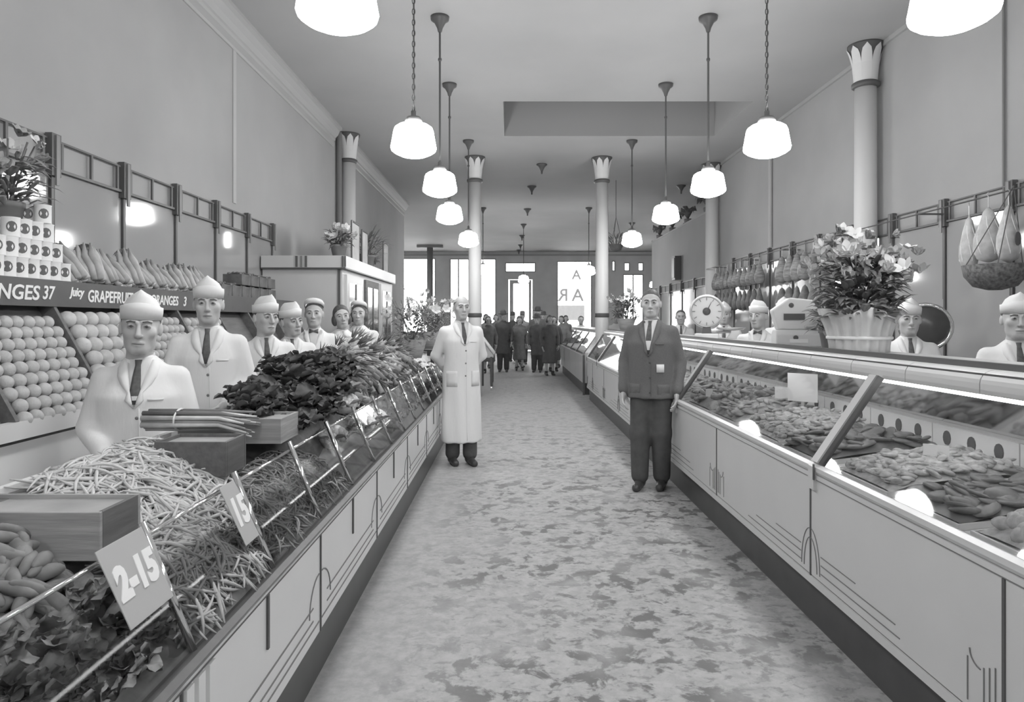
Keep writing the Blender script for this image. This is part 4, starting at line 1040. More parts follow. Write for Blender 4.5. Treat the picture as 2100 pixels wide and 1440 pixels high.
for i, (y, h, w_) in enumerate([(8.98, .52, .42), (9.55, .48, .36), (11.15, .5, .4)]):
    t = thing('framed_notice', ['tall framed notice on the refrigerator beside the flowering plant', 'second framed notice on the refrigerator, left of the palm', 'wire-framed notice at the far end of the refrigerator'][i], 'frame', (-2.03, y, 2.2605), 0)
    MB().box(-.012, .0, -w_/2, w_/2, .03, h-.02).build('card', mat('notice_card', 150, .7, .08, 6), t)
    for q in (-1, 1): MB().tube([(-.005, q*w_/2, 0), (-.005, q*w_/2, h)], .012, 6).build('frame_side', M_dark, t)
    MB().tube([(-.005, -w_/2, h), (-.005, w_/2, h)], .012, 6).build('frame_top', M_dark, t); MB().box(-.08, .03, -w_/2, w_/2, 0, .015).build('foot', M_dark, t)
def pedestal(label, x, y, h, r=.16):
    t = thing('flower_stand', label, 'stand', (x, y, 0)); MB().lathe([(r, 0), (r, .03), (.03, .05), (.03, h-.03), (r, h-.02), (r, h)], 18).build('column', M_dark, t, True); MB().lathe([(r*1.1, h), (r*1.1, h+.012)], 18).build('top', M_wood, t); return h+.013
h = pedestal('dark stand under the large flower basket left of the long-coated man', -1.33, 9.3, .95)
bouquet('flower_basket', 'large loose basket of pale flowers just left of the long-coated man', (-1.33, 9.3, h), .46, .98, 'basket', 34, 230, 11, .28, .2)
h = pedestal('dark stand under the second flower basket', -1.2, 10.55, 1.05)
bouquet('flower_basket', 'second flower basket, just behind the large loose one', (-1.2, 10.55, h), .42, .85, 'basket', 26, 190, 12, .26, .18)
h = pedestal('dark stand behind the far end of the produce counter', -1.35, 11.9, 1.0)
bouquet('flower_basket', 'tall spiky flower basket before the left shop windows', (-1.35, 11.9, h), .42, .98, 'basket', 18, 170, 13, .26, .18, spiky=True)

# ---- loose produce on the counter
def heap(zone, x, y):
    x0, x1, y0, y1, hgt = zone
    u = (x-x0)/(x1-x0); v = (y-y0)/(y1-y0)
    return zdeck(x)+hgt*max(0, 1-abs(2*u-1)**3)*max(0, 1-abs(2*v-1)**4)+.012
def stick(L_, r, bend, n=5, seg=6, taper=.3, m=None, name='bean'):
    pts = [(bend*math.sin(PI*t)*L_, 0, (t-.5)*L_) for t in np.linspace(0, 1, seg)]
    rad = [r*max(taper, math.sin(PI*(.12+.76*t))) for t in np.linspace(0, 1, seg)]
    return MB().tube(pts, rad, n), name, m
def scatter(name, label, cat, group, meshes, zone, n, layers, r, lay=1.2, zofs=0.0, smin_=.85, smax=1.15, main=None, spread=None):
    x0, x1, y0, y1, hg = zone; out = []
    for i in range(n):
        x = random.uniform(x0+.02, x1-.02); y = random.uniform(y0+.02, y1-.02)
        z = heap(zone, x, y)+random.uniform(0, layers)*r+zofs
        dzx = (heap(zone, x+.02, y)-heap(zone, x-.02, y))/.04; dzy = (heap(zone, x, y+.02)-heap(zone, x, y-.02))/.04
        nrm = Vector((-dzx, -dzy, 1)).normalized()
        a = random.uniform(0, 2*PI) if main is None else main+random.gauss(0, spread)
        d_ = Vector((math.cos(a), math.sin(a), 0)); d_ = (d_-nrm*d_.dot(nrm)).normalized()
        d_ = (d_+nrm*random.gauss(0, .12)).normalized()
        q = d_.to_track_quat('Z', 'Y') @ Euler((0, 0, random.uniform(0, 6))).to_quaternion()
        s_ = random.uniform(smin_, smax)
        out.append((Vector((x, y, z)), q, s_))
    return out
def place(name, label, cat, group, meshes, trs):
    for i, (p, q, s_) in enumerate(trs):
        o = bpy.data.objects.new(name, meshes[i % len(meshes)]); col.objects.link(o); o.location = p; o.rotation_mode = 'QUATERNION'; o.rotation_quaternion = q; o.scale = (s_,)*3
        tag(o, label, cat, group)
def merged(name, label, cat, m, mbs, trs, core=None):
    b = MB()
    if core:
        x0, x1, y0, y1, hg = core; nx, ny = 10, 14
        g = [(x0+(x1-x0)*i/nx, y0+(y1-y0)*j/ny) for j in range(ny+1) for i in range(nx+1)]
        b.add([(x, y, heap(core, x, y)-.02) for x, y in g], [(j*(nx+1)+i, j*(nx+1)+i+1, (j+1)*(nx+1)+i+1, (j+1)*(nx+1)+i) for j in range(ny) for i in range(nx)])
    for i, (p, q, s_) in enumerate(trs):
        M = Matrix.LocRotScale(p, q, Vector((s_,)*3)); src = mbs[i % len(mbs)]
        b.add([tuple(M @ Vector(v)) for v in src.v], src.f)
    o = b.build(name, m, None, True); tag(o, label, cat); return stuff(o)
wbm = [stick(.15, .0055, .10)[0], stick(.17, .006, .05)[0], stick(.13, .005, -.14)[0]]
gbm = [stick(.13, .0045, .12)[0], stick(.15, .0045, .05)[0], stick(.12, .004, -.2)[0]]
wb_me = [b.mesh('wax_bean', M_bean, True) for b in wbm]; gb_me = [b.mesh('green_bean', M_gbean, True) for b in gbm]
Zw1 = (-1.43, -.95, 1.98, 2.72, .05); Zw2 = (-1.06, -.80, 1.74, 2.28, .05)
Zg = (-1.12, -.80, 2.30, 3.44, .05)
merged('bean_heap', 'lower layers of the pale wax bean mound on the counter', 'beans', M_bean, wbm, scatter('', '', '', '', None, Zw1, 800, 2, .006), Zw1)
place('wax_bean', 'pale wax bean lying loose on top of the mound before the nearest clerk', 'bean', 'wax beans on the mound', wb_me, scatter('', '', '', '', None, Zw1, 200, 3, .006, zofs=.010))
merged('bean_heap', 'lower layers of the pale beans behind the near glass pane', 'beans', mat('string_bean', 160, .5, .1, 10), wbm, scatter('', '', '', '', None, Zw2, 700, 3, .006), Zw2)
place('string_bean', 'pale string bean lying behind the near glass between two price cards', 'bean', 'string beans behind the near glass', [b.mesh('string_bean', mat('string_bean', 160, .5, .1, 10), True) for b in wbm], scatter('', '', '', '', None, (-1.06, -.84, 1.74, 2.28, .05), 95, 3, .006, zofs=.012))
merged('bean_heap', 'lower layers of the dark green beans behind the glass', 'beans', M_gbean, gbm, scatter('', '', '', '', None, Zg, 1300, 2, .005), Zg)
place('green_bean', 'thin dark green bean lying loose behind the glass guard', 'bean', 'green beans behind the glass', gb_me, scatter('', '', '', '', None, (-1.12, -.84, 2.30, 3.44, .05), 240, 3, .005, zofs=.010))
# sweet potatoes by the near crate
yam = [noise_ell((.017, .019, .062), .05, 40+i, 9, 8) for i in range(3)]
yam_me = [b.mesh('sweet_potato', M_yam, True) for b in yam]
Zy = (-1.42, -.98, 1.12, 1.72, .06)
place('sweet_potato', 'long sweet potato in the heap in front of the near wooden crate', 'sweet potato', 'sweet potatoes in the near heap', yam_me, scatter('', '', '', '', None, Zy, 170, 2.4, .020, smin_=.7, smax=1.1))
merged('sweet_potato_heap', 'lower layer of the near sweet potato heap', 'sweet potatoes', M_yam, yam, scatter('', '', '', '', None, Zy, 150, .3, .02, smin_=.8), Zy)
# leafy bunches
def leaf_mesh(m, L_, W_, seed, ruff=.012):
    rg = random.Random(seed); b = MB(); nx, ny = 5, 8; vv = []
    for j in range(ny+1):
        v = j/ny; w_ = W_*math.sin(PI*min(1, .08+v*.92))**.7*(1 if v > .2 else .35+v*3)
        for i in range(nx+1):
            u = 2*i/nx-1
            vv.append((u*w_+ruff*.5*math.sin(9*v+seed), v*L_, .05*L_*abs(u)+ruff*math.sin(11*v+seed+3*u)*abs(u)+.35*L_*math.sin(v*1.6)*.4-.25*L_*v*v))
    b.add(vv, [(j*(nx+1)+i, j*(nx+1)+i+1, (j+1)*(nx+1)+i+1, (j+1)*(nx+1)+i) for j in range(ny) for i in range(nx)])
    return b.mesh('leaf', m, True)
KL = [leaf_mesh(M_kale, .15, .06, i, .02) for i in range(3)]; SL = [leaf_mesh(mat('spinach_leaf', 116, .5, .2, 12, .004), .11, .04, i+5, .012) for i in range(3)]
def bunch(name, label, group, meshes, loc, n, tilt=0, s_=1.0, cat='greens'):
    t = thing(name, label, cat, loc, random.uniform(0, 6), group)
    for k in range(n):
        a = k*2.4; el = .15+1.1*(k/n)
        link('leaf', meshes[k % len(meshes)], t, (.01*math.cos(a), .01*math.sin(a), .0), Euler((el, 0, a)), s_*random.uniform(.8, 1.15))
    return t
for i in range(62):
    y = random.uniform(3.15, 4.38); x = random.uniform(-1.36, -1.02); top = float(np.interp(y, [3.1, 3.4, 4.0, 4.4], [1.06, 1.12, 1.20, 1.24]))
    bunch('kale_bunch', 'dark crinkled kale bunch in the mound before the clerks', 'kale bunches in the dark mound', KL, (x, y, top-.10*random.random()-max(0, x+1.12)*.9), 12, s_=.85)
core = (-1.42, -.98, 3.1, 4.45, .16)
merged('kale_heap', 'lower layers of the dark kale mound', 'greens', M_kale, [MB().ell((0, 0, 0), (.06, .05, .03), 7, 5)], [(Vector((random.uniform(-1.38, -1.02), random.uniform(3.15, 4.4), 0)), Euler((0, 0, random.uniform(0, 6))).to_quaternion(), 1.0) for _ in range(0)], core)
for i in range(64):
    y = random.uniform(1.02, 1.70); x = random.uniform(-1.04, -.84)
    bunch('spinach_bunch', 'dark leafy spinach bunch behind the nearest glass pane', 'spinach bunches at the near end', SL, (x, y, zdeck(x)+.01+.03*random.random()*(1 if x < -.92 else .3)), 9, s_=.62)
merged('spinach_heap', 'lower layers of the near spinach bed', 'greens', mat('spinach_leaf', 116), [MB()], [], (-1.06, -.80, .75, 1.74, .03))
# cauliflowers
def cauli():
    b = MB(); n = 60
    for k in range(n):
        z = 1-(k+.5)/n*1.15; a = k*2.39996; rr = math.sqrt(max(0, 1-z*z)); b.ell((.062*rr*math.cos(a), .062*rr*math.sin(a), .05+.045*z), (.019, .019, .017), 7, 5)
    b.ell((0, 0, .045), (.066, .066, .048), 12, 8); return b.mesh('curd', mat('cauliflower_curd', 205, .7, .06, 40, .003), True)
cm = cauli(); CLf = [leaf_mesh(M_leaf2, .15, .05, 20+i, .012) for i in range(2)]
cps = [(-1.08, 3.93), (-1.16, 4.08), (-1.0, 4.12), (-.97, 3.72), (-.93, 4.30), (-.95, 4.46), (-.92, 4.62), (-1.02, 7.9), (-1.08, 8.15), (-.98, 8.2), (-1.12, 7.75)]
nmz = ['largest cauliflower resting beside the kale mound', 'cauliflower behind the largest one, beside the carrots', 'cauliflower between the largest one and the glass', 'cauliflower behind the glass below the largest one', 'bright cauliflower behind the middle glass panes, nearest of three', 'bright cauliflower behind the middle glass panes, second of three', 'bright cauliflower behind the middle glass panes, farthest of three',
    'pale cauliflower at the far end of the carrots, nearest', 'pale cauliflower at the far end of the counter beside the man', 'pale cauliflower by the glass at the far end', 'pale cauliflower behind the far carrots']
for (x, y), lb in zip(cps, nmz):
    i = cps.index((x, y)); z = zdeck(x)+(.16 if i < 3 else .04 if i < 7 else .10)
    t = thing('cauliflower', lb, 'cauliflower', (x, y, z), random.uniform(0, 6), 'cauliflowers on the counter'); t.scale = (1.15,)*3
    link('curd', cm, t)
    for k in range(6): link('leaf', CLf[k % 2], t, (.02*math.cos(k*1.05), .02*math.sin(k*1.05), .0), Euler((.75, 0, k*1.05-PI/2)), .8)
merged('cauliflower_bed', 'leafy bed under the cauliflowers behind the glass', 'greens', M_leaf2, [MB()], [], (-1.2, -.80, 3.46, 4.75, .05))
# carrots
cb = [MB().tube([(0, 0, .14), (.003, 0, .05), (-.002, .002, -.05), (.004, 0, -.14)], [.021, .019, .013, .003], 8).mesh('root', mat('carrot_%d' % k, [152, 170, 138][k], .55, .12, 16, .002), True) for k in range(3)]
top_me = MB()
for k in range(5): top_me.tube([(0, 0, .14), (.01*math.cos(k*1.3), .01*math.sin(k*1.3), .19), (.03*math.cos(k*1.3), .03*math.sin(k*1.3), .25)], [.004, .006, .001], 4)
top_me = top_me.mesh('tops', M_leaf, True)
def carrots(zone, n, main, spread, zofs, label, group):
    for p, q, s_ in scatter('', '', '', '', None, zone, n, 3, .014, zofs=zofs, main=main, spread=spread):
        o = thing('carrot', label, 'carrot', tuple(p), 0, group); o.rotation_mode = 'QUATERNION'; o.rotation_quaternion = q; o.scale = (s_,)*3
        link('root', cb[random.randrange(3)], o)
        if p.x < -1.25 or random.random() < .15: link('tops', top_me, o)
Zc = (-1.44, -.96, 4.35, 6.2, .30); Zc2 = (-1.44, -.96, 6.0, 7.9, .26)
carrots(Zc, 185, .25, .55, .0, 'carrot in the near half of the high carrot mound', 'carrots in the near half of the mound'); carrots(Zc2, 110, .2, .6, 0, 'carrot in the far half of the high carrot mound', 'carrots in the far half of the mound')
for z_, nm_, lb in ((Zc, 'carrot_heap', 'lower layers of the near carrot mound'), (Zc2, 'carrot_heap', 'lower layers of the far carrot mound')):
    merged(nm_, lb, 'carrots', mat('carrot_bed', 118, .6, .25, 18), [MB().tube([(0, 0, .14), (0, 0, -.14)], [.015, .004], 6)], [(p, q, s_) for p, q, s_ in scatter('', '', '', '', None, z_, 260, 1, .012, zofs=-.012, main=.25, spread=.6)], z_)
merged('parsley_bed', 'dark parsley bed behind the far glass panes', 'greens', M_leaf, [MB().ell((0, 0, 0), (.03, .03, .012), 6, 4)], scatter('', '', '', '', None, (-.98, -.81, 4.8, 8.9, .04), 600, 2, .01), (-.98, -.80, 4.78, 8.95, .04))
# wooden crates and trays
def crate(label, x0, x1, y0, y1, z0, z1, m, tiltz=0.0, lidm=None):
    t = thing('wooden_crate', label, 'crate', ((x0+x1)/2, (y0+y1)/2, z0), tiltz); a, b2, h = (x1-x0)/2, (y1-y0)/2, z1-z0; th = .012
    bevel(MB().box(-a, a, -b2, -b2+th, 0, h).build('front_board', m, t), .002); MB().box(-a, a, b2-th, b2, 0, h).build('back_board', m, t)
    bevel(MB().box(a-th, a, -b2+th, b2-th, 0, h).build('end_board', lidm or m, t), .002); MB().box(-a, -a+th, -b2+th, b2-th, 0, h).build('end_board', m, t)
    MB().box(-a+th, a-th, -b2+th, b2-th, 0, .01).build('bottom_board', m, t); MB().box(-a+th, a-th, -b2+th, b2-th, h-.02, h-.012).build('lid', M_wood, t)
    return t
crate('pale wooden crate with a dark end at the left edge of the counter', -1.46, -1.045, 1.74, 1.93, .885, 1.01, M_wood, 0, M_woodd)
crate('dark wooden crate standing among the wax beans', -1.33, -1.06, 2.55, 2.74, .915, 1.045, M_woodd)
crate('flat pale wooden tray below the kale mound', -1.46, -1.0, 2.98, 3.22, .96, 1.07, M_wood)
# long vegetable bundle lying over the crate
t = thing('leek_bundle', 'long tied bundle of leeks lying behind the dark crate', 'leeks', (-1.30, 2.86, 1.085), 0)
for k in range(16):
    a = k*2.4; rr = .012+.035*math.sqrt(k/16)
    y_, z_ = rr*math.cos(a)*1.3, rr*math.sin(a)*.8
    MB().tube([(-.22, y_, z_), (-.05, y_*1.05, z_*1.05), (.10, y_*1.1, z_), (.22, y_*1.9+random.uniform(-.02, .02), z_*1.4-.02)], [.012, .010, .009, .004], 6).build('stalk', mat('leek_%d' % (k % 3), [186, 150, 112][k % 3], .5, .15, 8), t, True)
MB().tube([(-.08, .062*math.cos(a), .044*math.sin(a)) for a in np.linspace(0, 2*PI, 18)], .004, 5).build('tie', M_paper, t)
# price cards on the glass
def price_card(label, y, txt, w_, h_, u, size):
    x = gb[0]+(gt[0]-gb[0])*u; z = gb[1]+(gt[1]-gb[1])*u
    t = thing('price_card', label, 'price card', (x+.014, y, z)); ang = math.atan2(gt[1]-gb[1], gt[0]-gb[0])
    t.rotation_euler = Euler((PI/2, 0, PI/2)); 
    rx = math.atan2(gt[1]-gb[1], -(gt[0]-gb[0]))
    t.rotation_euler = Matrix.Rotation(PI/2, 3, 'Z').to_4x4().to_3x3().__matmul__(Matrix.Rotation(rx, 3, 'X')).to_euler()
    bevel(MB().box(-w_/2, w_/2, -h_/2, h_/2, 0, .003).build('card', M_card, t), .001)
    text('lettering', txt, size, M_ink, t, (0, 0, .0035), (0, 0, 0), .15, .9, .006)
price_card('grey price card with white handwritten price on the nearest glass post', 1.60, '2-15', .19, .19, .80, .10)
price_card('grey price card with white fifteen on the second glass post', 2.19, '15', .11, .20, .74, .12)
# ================================================================== goods on the right
def mheap(z, x, y):
    x0, x1, y0, y1, hg = z; u = (x-x0)/(x1-x0); v = (y-y0)/(y1-y0)
    return zmeat(x)+.022+hg*max(0, 1-abs(2*u-1)**4)*max(0, 1-abs(2*v-1)**6)
chop = [noise_ell((.062, .042, .013), .09, 70+i, 12, 6) for i in range(3)]
cutl = [noise_ell((.034, .024, .010), .12, 80+i, 10, 6) for i in range(3)]
lump = [noise_ell((.032, .028, .024), .10, 90+i, 9, 7) for i in range(3)]
roast = [noise_ell((.095, .065, .050), .05, 100+i, 12, 9) for i in range(2)]
saus = [MB().tube([(.06*math.cos(a), .06*math.sin(a), 0) for a in np.linspace(0, 2.2, 8)], [.008, .017, .018, .018, .018, .018, .017, .006], 8)]
MX = {'chop': (chop, M_meat), 'cutlet': (cutl, M_meat2), 'tripe_piece': (lump, mat('tripe', 172, .6, .15, 30, .004)), 'roast': (roast, M_meat3), 'sausage': (saus, mat('sausage', 132, .4, .12, 20)), 'liver_slice': (chop, mat('liver', 108, .35, .15, 12))}
ME = {k: [b.mesh(k, m_, True) for b in v] for k, (v, m_) in MX.items()}
tray_me = {}
def tray(y0, y1, kind, n, hg, label, tlabel, x0=1.53, x1=2.14):
    t = thing('meat_tray', tlabel, 'tray', ((x0+x1)/2, (y0+y1)/2, zmeat((x0+x1)/2)+.001)); t.rotation_euler = (0, -math.atan2(.08, .70), 0)
    a, b2 = (x1-x0)/2, (y1-y0)/2-.01
    MB().box(-a, a, -b2, b2, 0, .008).build('pan', M_white, t)
    for q in (-1, 1): MB().box(-a, a, *sorted((q*b2, q*(b2-.008))), .008, .022).build('rim', M_white, t); MB().box(*sorted((q*a, q*(a-.008))), -b2+.008, b2-.008, .008, .022).build('rim', M_white, t)
    Z = (x0+.01, x1-.01, y0, y1, hg)
    g = MB(); nx, ny = 8, 8
    gg = [(x0+.02+(x1-x0-.04)*i/nx, y0+.02+(y1-y0-.04)*j/ny) for j in range(ny+1) for i in range(nx+1)]
    src, m_ = MX[kind]
    for i in range(n):
        x = random.uniform(x0+.05, x1-.05); y = random.uniform(y0+.05, y1-.05)
        o = bpy.data.objects.new(kind, ME[kind][i % len(src)]); col.objects.link(o)
        o.location = (x, y, mheap(Z, x, y)+random.uniform(-.01, .02)); o.rotation_euler = (random.gauss(0, .25), random.gauss(-.05, .25), random.uniform(0, 6)); s_ = random.uniform(.75, 1.1); o.scale = (s_,)*3
        tag(o, label, kind.replace('_', ' '), label[:40])
    b = MB(); b.add([(x, y, mheap(Z, x, y)-.006) for x, y in gg], [(j*(nx+1)+i, j*(nx+1)+i+1, (j+1)*(nx+1)+i+1, (j+1)*(nx+1)+i) for j in range(ny) for i in range(nx)])
    for k in range(int(n*(4 if kind == 'cutlet' else 2))):
        x = random.uniform(x0+.05, x1-.05); y = random.uniform(y0+.05, y1-.05); M = Matrix.LocRotScale(Vector((x, y, mheap(Z, x, y)-.002)), Euler((random.gauss(0, .2), random.gauss(0, .2), random.uniform(0, 6))), Vector((1, 1, 1)))
        q = src[k % len(src)]; b.add([tuple(M @ Vector(v)) for v in q.v], q.f)
    o = b.build(kind+'_pile', m_, None, True); tag(o, 'lower layer of the pile: '+label[:60].split(' in ')[-1], kind.split('_')[0]); stuff(o)
trays = [(1.62, 2.28, 'tripe_piece', 90, .07), (2.32, 2.72, 'liver_slice', 26, .04), (2.76, 3.24, 'cutlet', 90, .06), (3.36, 3.86, 'liver_slice', 30, .05), (3.9, 4.6, 'cutlet', 120, .07),
    (4.65, 5.2, 'chop', 34, .06), (5.25, 5.92, 'sausage', 44, .09), (6.1, 6.9, 'chop', 30, .05), (7.0, 7.8, 'cutlet', 34, .05), (7.9, 8.65, 'roast', 14, .02), (8.9, 9.9, 'chop', 26, .05), (10.0, 11.3, 'cutlet', 30, .05), (11.6, 12.8, 'roast', 14, .02)]
w1 = ['nearest', 'second', 'third', 'fourth', 'fifth', 'sixth', 'seventh', 'eighth', 'ninth', 'tenth', 'eleventh', 'twelfth', 'last']
kn = {'tripe_piece': 'pale knobbly tripe piece', 'liver_slice': 'dark glossy liver slice', 'cutlet': 'small pale cutlet', 'chop': 'mottled chop', 'sausage': 'curved dark sausage', 'roast': 'rounded dark roast'}
for i, (a, b, k, n, h) in enumerate(trays):
    tray(a, b, k, n, h, '%s in the %s tray of the meat case' % (kn[k], w1[i]), 'white enamel tray under meat, %s along the meat case' % w1[i])
for i, (x, y, w_, h_) in enumerate([(1.98, 4.62, .20, .19), (2.02, 2.52, .16, .13), (1.86, 2.98, .10, .05), (2.0, 5.0, .12, .09), (1.62, 5.55, .06, .06)]):
    t = thing('price_ticket', ['blank white card standing at the back of the meat case, largest', 'white card with a dark rule near the right edge of the case', 'small white ticket leaning among the cutlets', 'white card standing behind the chops', 'tiny white ticket stuck in the sausages'][i], 'card', (x, y, zmeat(x)+(.12 if i == 0 else .09)))
    t.rotation_euler = (0, 0, .8); MB().box(-.004, 0, -w_/2, w_/2, 0, h_).build('card', M_paper, t); MB().box(-.003, .02, -.01, .01, -.05, .01).build('spike', M_steel, t)
    if i == 1: MB().box(-.0055, -.004, -.01, .0, .01, h_-.01).build('rule', M_dark, t)
# scales on the ledge
def dial_scale(label, x, y, rz):
    t = thing('counter_scale', label, 'scale', (x, y, 1.3125), rz)
    bevel(MB().box(-.12, .12, -.14, .14, 0, .05).build('base', M_white, t), .012, 3)
    MB().loft([[(-.05, -.06, .05), (.05, -.06, .05), (.05, .06, .05), (-.05, .06, .05)], [(-.03, -.045, .16), (.03, -.045, .16), (.03, .045, .16), (-.03, .045, .16)]]).build('pillar', M_dark, t)
    rot = Matrix.Translation((0, 0, .28)) @ Matrix.Rotation(PI/2, 4, 'X')
    MB().lathe([(.01, -.05), (.155, -.05), (.172, -.04), (.178, 0), (.172, .04), (.155, .05), (.01, .05)], 32).xform(rot).build('dial_head', M_white, t, True)
    MB().lathe([(.158, .05), (.166, .056), (.158, .06), (.15, .056)], 32, closed=True).xform(rot).build('dial_ring', M_steel, t, True)
    MB().lathe([(.001, .051), (.04, .051), (.04, .058), (.001, .06)], 18).xform(rot).build('dial_hub', M_dark, t, True)
    for k in range(12):
        a = 2*PI*k/12; MB().box(-.003, .003, -.056, -.051, .115, .145).xform(Matrix.Translation((0, 0, .28)) @ Matrix.Rotation(a, 4, 'Y')).build('dial_mark', M_line, t)
    MB().tube([(0, -.056, .28), (.05, -.058, .38)], [.006, .002], 5).build('pointer', M_dark, t)
    MB().tube([(0, .0, .06), (.24, .0, .07)], .015, 8).build('arm', M_steel, t); MB().lathe([(.03, .08), (.12, .09), (.15, .11), (.145, .112), (.1, .095), (.01, .09)], 24, (.24, 0, 0)).build('pan', M_steel, t, True)
dial_scale('round white dial scale on the ledge, right of the man in the suit', 2.06, 7.15, -.3)
def comp_scale(label, x, y, rz):
    t = thing('counter_scale', label, 'scale', (x, y, 1.3125), rz)
    bevel(MB().prism_x([(-.13, 0), (.15, 0), (.15, .09), (.08, .12), (-.10, .12), (-.13, .09)], -.15, .15).build('base', M_white, t), .01, 3)
    bevel(MB().prism_y([(-.13, .12), (.13, .12), (.15, .22), (.12, .33), (-.05, .35), (-.17, .26)], -.06, .10).build('head', M_white, t), .012, 3)
    MB().box(-.09, .05, -.068, -.06, .19, .235).build('reading_window', M_dark, t)
    for qx, qz in ((-.04, .295), (-.02, .065)): MB().lathe([(.001, 0), (.017, 0), (.017, .006), (.001, .008)], 12).xform(Matrix.Translation((qx, -.06 if qz > .1 else -.13, qz)) @ Matrix.Rotation(PI/2, 4, 'X')).build('round_eye', M_dark, t)
    bevel(MB().box(.05, .30, -.12, .12, .135, .148).build('platform', M_steel, t), .004); MB().box(.15, .19, -.03, .03, .08, .135).build('platform_post', M_steel, t)
    MB().box(-.06, .06, -.138, -.13, .03, .055).build('name_plate', M_paper, t)
comp_scale('angular white computing scale on the ledge beside the wrapped flowers', 2.06, 4.92, -.25)
bouquet('flower_basket', 'large bouquet in pale crepe paper wrap on the meat case ledge', (2.07, 4.05, 1.3125), .32, .74, 'wrap', 80, 420, 21, .23, .20, M_leaf, fs=.9)
bouquet('flower_basket', 'wild flower basket on the ledge beside the free-standing right column', (2.06, 12.1, 1.3125), .36, .75, 'basket', 30, 190, 22, .22, .17, M_leaf)
# sheaf of lilies leaning by the computing scale
bouquet('flower_basket', 'small white lilies between the computing scale and the wrapped bouquet', (2.12, 4.54, 1.3125), .09, .40, 'pot', 12, 50, 23, .12, .06, M_leaf2, fs=1.0)
# hanging smoked meats
def hang(name, label, x, y, z, L_, r, m_, group, tagd=False, seed=0, cat='ham'):
    t = thing(name, label, cat, (x, y, z), random.uniform(0, 6), group); s_ = Matrix.Diagonal((r, r*.75, 1, 1))
    rg = random.Random(seed)
    prof = [(.08, 0), (.35, -.08*L_), (.55, -.25*L_), (.95, -.55*L_), (1.0, -.75*L_), (.75, -.93*L_), (.1, -L_)]
    MB().lathe(prof, 12).xform(s_).build('meat', m_, t, True)
    MB().tube([(0, 0, -.02), (0, 0, .09), (.012, 0, .11), (0, 0, .125)], .004, 5).build('hook', M_steel, t)
    if tagd:
        MB().lathe([(.001, 0), (1, 0), (1, .1), (.001, .12)], 14).xform(Matrix.Translation((0, -.76*r, -.6*L_)) @ Matrix.Rotation(PI/2, 4, 'X') @ Matrix.Diagonal((.03, .055, .05, 1))).build('oval_label', M_dark, t)
        for k in range(6): MB().tube([(r*1.01*math.cos(a)*np.interp(u, [0, .25, .6, .8, 1], [.1, .55, .95, 1, .3]), .76*r*math.sin(a)*np.interp(u, [0, .25, .6, .8, 1], [.1, .55, .95, 1, .3]), -u*L_) for u in np.linspace(.05, .95, 8) for a in [k*PI/3+u*1.2]], .003, 4).build('netting', M_paper, t)
    return t
M_sm = mat('smoked_meat', 104, .5, .2, 14, .004); M_bac = mat('bacon_slab', 126, .5, .2, 10, .003, stretch=(1, 1, 4))
k = 0
for row, (zz, L_, m_) in enumerate(((2.42, .34, M_bac), (2.02, .34, M_sm))):
    for i in range(11):
        hang('smoked_sausage', 'hanging smoked meat in the %s row far along the right wall' % ('upper', 'lower')[row], 4.02, 11.0+i*.235, zz, L_, .085, m_, 'smoked meats, far %s row' % ('upper', 'lower')[row], seed=i, cat='meat')
for row, (zz, L_, m_) in enumerate(((2.44, .40, M_bac), (1.98, .36, M_sm))):
    for i in range(5):
        hang('bacon_slab', 'hanging slab in the %s row left of the wrapped bouquet' % ('upper', 'lower')[row], 4.0, 9.0+i*.26, zz, L_, .10, m_, 'bacon slabs, middle %s row' % ('upper', 'lower')[row], seed=i, cat='meat')
M_ham = mat('netted_ham', 166, .6, .1, 16)
for i, (y, z, r) in enumerate([(5.45, 2.42, .10), (5.68, 2.44, .11), (5.92, 2.40, .10)]):
    hang('ham', ['netted ham with dark oval label, nearest the frame edge', 'netted ham with dark oval label, middle of three', 'netted ham with dark oval label, leftmost of three'][i], 3.98, y, z, .46, r, M_ham, 'netted hams', True, i)
bar = thing('meat_rail', 'steel rail on brackets along the right wall carrying the hanging meats', 'rail', (4.0, 8.9, 2.5))
MB().tube([(0, -3.9, .04), (0, 5.0, .04)], .007, 8).build('bar', M_dark, bar, True)
for y in (-3.7, -2.2, -.5, 1.2, 2.9, 4.6): MB().box(0, .29, y-.012, y+.012, .035, .05).build('bracket', M_dark, bar)
t = thing('wire_basket', 'dark round hanging basket of sausages below the netted hams', 'basket', (3.85, 5.42, 1.74))
MB().lathe([(.05, 0), (.15, .03), (.21, .11), (.225, .2), (.215, .2), (.2, .11), (.14, .04), (.01, .02)], 24).build('bowl', mat('dark_wicker', 92, .7, .3, 40, .004), t, True)
for k in range(3):
    a = k*2.09; MB().tube([(.22*math.cos(a), .22*math.sin(a), .2), (.15, 0, .83)], .004, 5).build('chain', M_dark, t)
for k in range(9): tag(link('sausage', ME['sausage'][0], None, (3.85+.1*math.cos(k*.7), 5.42+.1*math.sin(k*.7), 1.91+.012*(k % 3)), (0, .1, k), 1.2), 'sausage coiled in the dark hanging basket', 'sausage', 'sausages in the hanging basket')
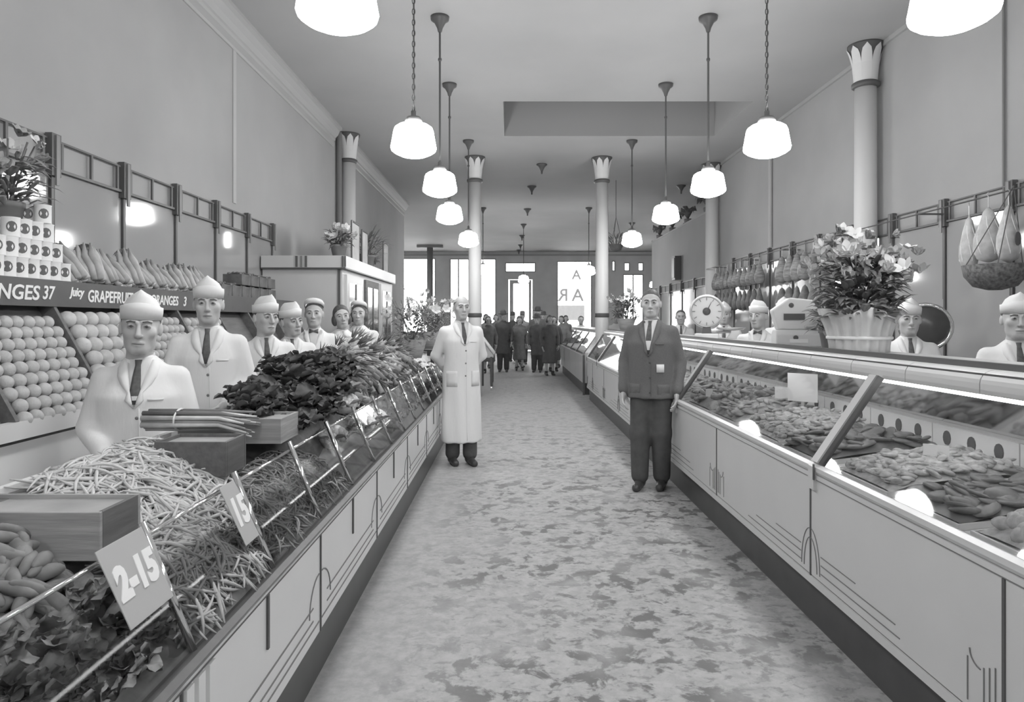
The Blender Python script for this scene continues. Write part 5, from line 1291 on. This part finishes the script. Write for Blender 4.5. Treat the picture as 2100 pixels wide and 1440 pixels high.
# slicing machine
t = thing('slicing_machine', 'black slicing machine with bright arched rim behind the meat case', 'slicer', (3.80, 6.25, .9405), -.5)
bevel(MB().box(-.20, .20, -.16, .16, 0, .12).build('base', M_dark, t), .02, 3)
MB().loft([[(-.06, -.05, .12), (.06, -.05, .12), (.06, .05, .12), (-.06, .05, .12)], [(-.05, -.04, .4), (.05, -.04, .4), (.05, .04, .4), (-.05, .04, .4)]]).build('pillar', M_dark, t)
R_ = Matrix.Translation((0, -.03, .50)) @ Matrix.Rotation(PI/2, 4, 'X')
MB().lathe([(.01, -.03), (.19, -.03), (.20, 0), (.19, .03), (.01, .03)], 28).xform(R_).build('blade_guard', mat('black_japan', 70, .25), t, True)
MB().lathe([(.19, .02), (.215, .02), (.22, .035), (.19, .04)], 28, closed=True).xform(R_).build('chrome_rim', M_chrome, t, True)
MB().box(-.28, .22, -.26, -.14, .18, .20).build('carriage', M_steel, t); MB().tube([(-.26, -.2, .2), (-.26, -.2, .34)], .014, 8).build('handle', M_dark, t)
# hanging fern near the far column
t = thing('hanging_fern', 'hanging fern basket to the right of the free-standing right column', 'plant', (2.42, 15.6, 3.25))
MB().lathe([(.02, -.18), (.12, -.15), (.17, -.02), (.16, -.02), (.01, -.05)], 16).build('bowl', M_pot, t, True)
for k in range(3): MB().tube([(.16*math.cos(k*2.09), .16*math.sin(k*2.09), -.02), (0, 0, .6)], .005, 5).build('chain', M_dark, t)
MB().tube([(0, 0, .6), (0, 0, ZC-3.25)], .006, 5).build('cord', M_dark, t)
stuff(leaf_blob(60, .3, -.05, .25, 31, ll=(.15, .3), wl=(.01, .02)).build('foliage', M_leaf2, t, True))
# wrapped packages and jars on the back counter
for i in range(14):
    y = 6.9+i*.42; t = thing('jar', 'glass jar of preserves on the back counter behind the clerks', 'jar', (3.82, y, .9405), 0, 'jars on the back counter')
    MB().lathe([(.05, 0), (.055, .01), (.055, .16), (.045, .19), (.045, .2)], 16).build('body', mat('preserve_jar', 120, .2, .2, 6), t, True); MB().lathe([(.048, .2), (.05, .205), (.05, .225), (.001, .23)], 16).build('lid', M_steel, t, True)
bpy.context.view_layer.update()
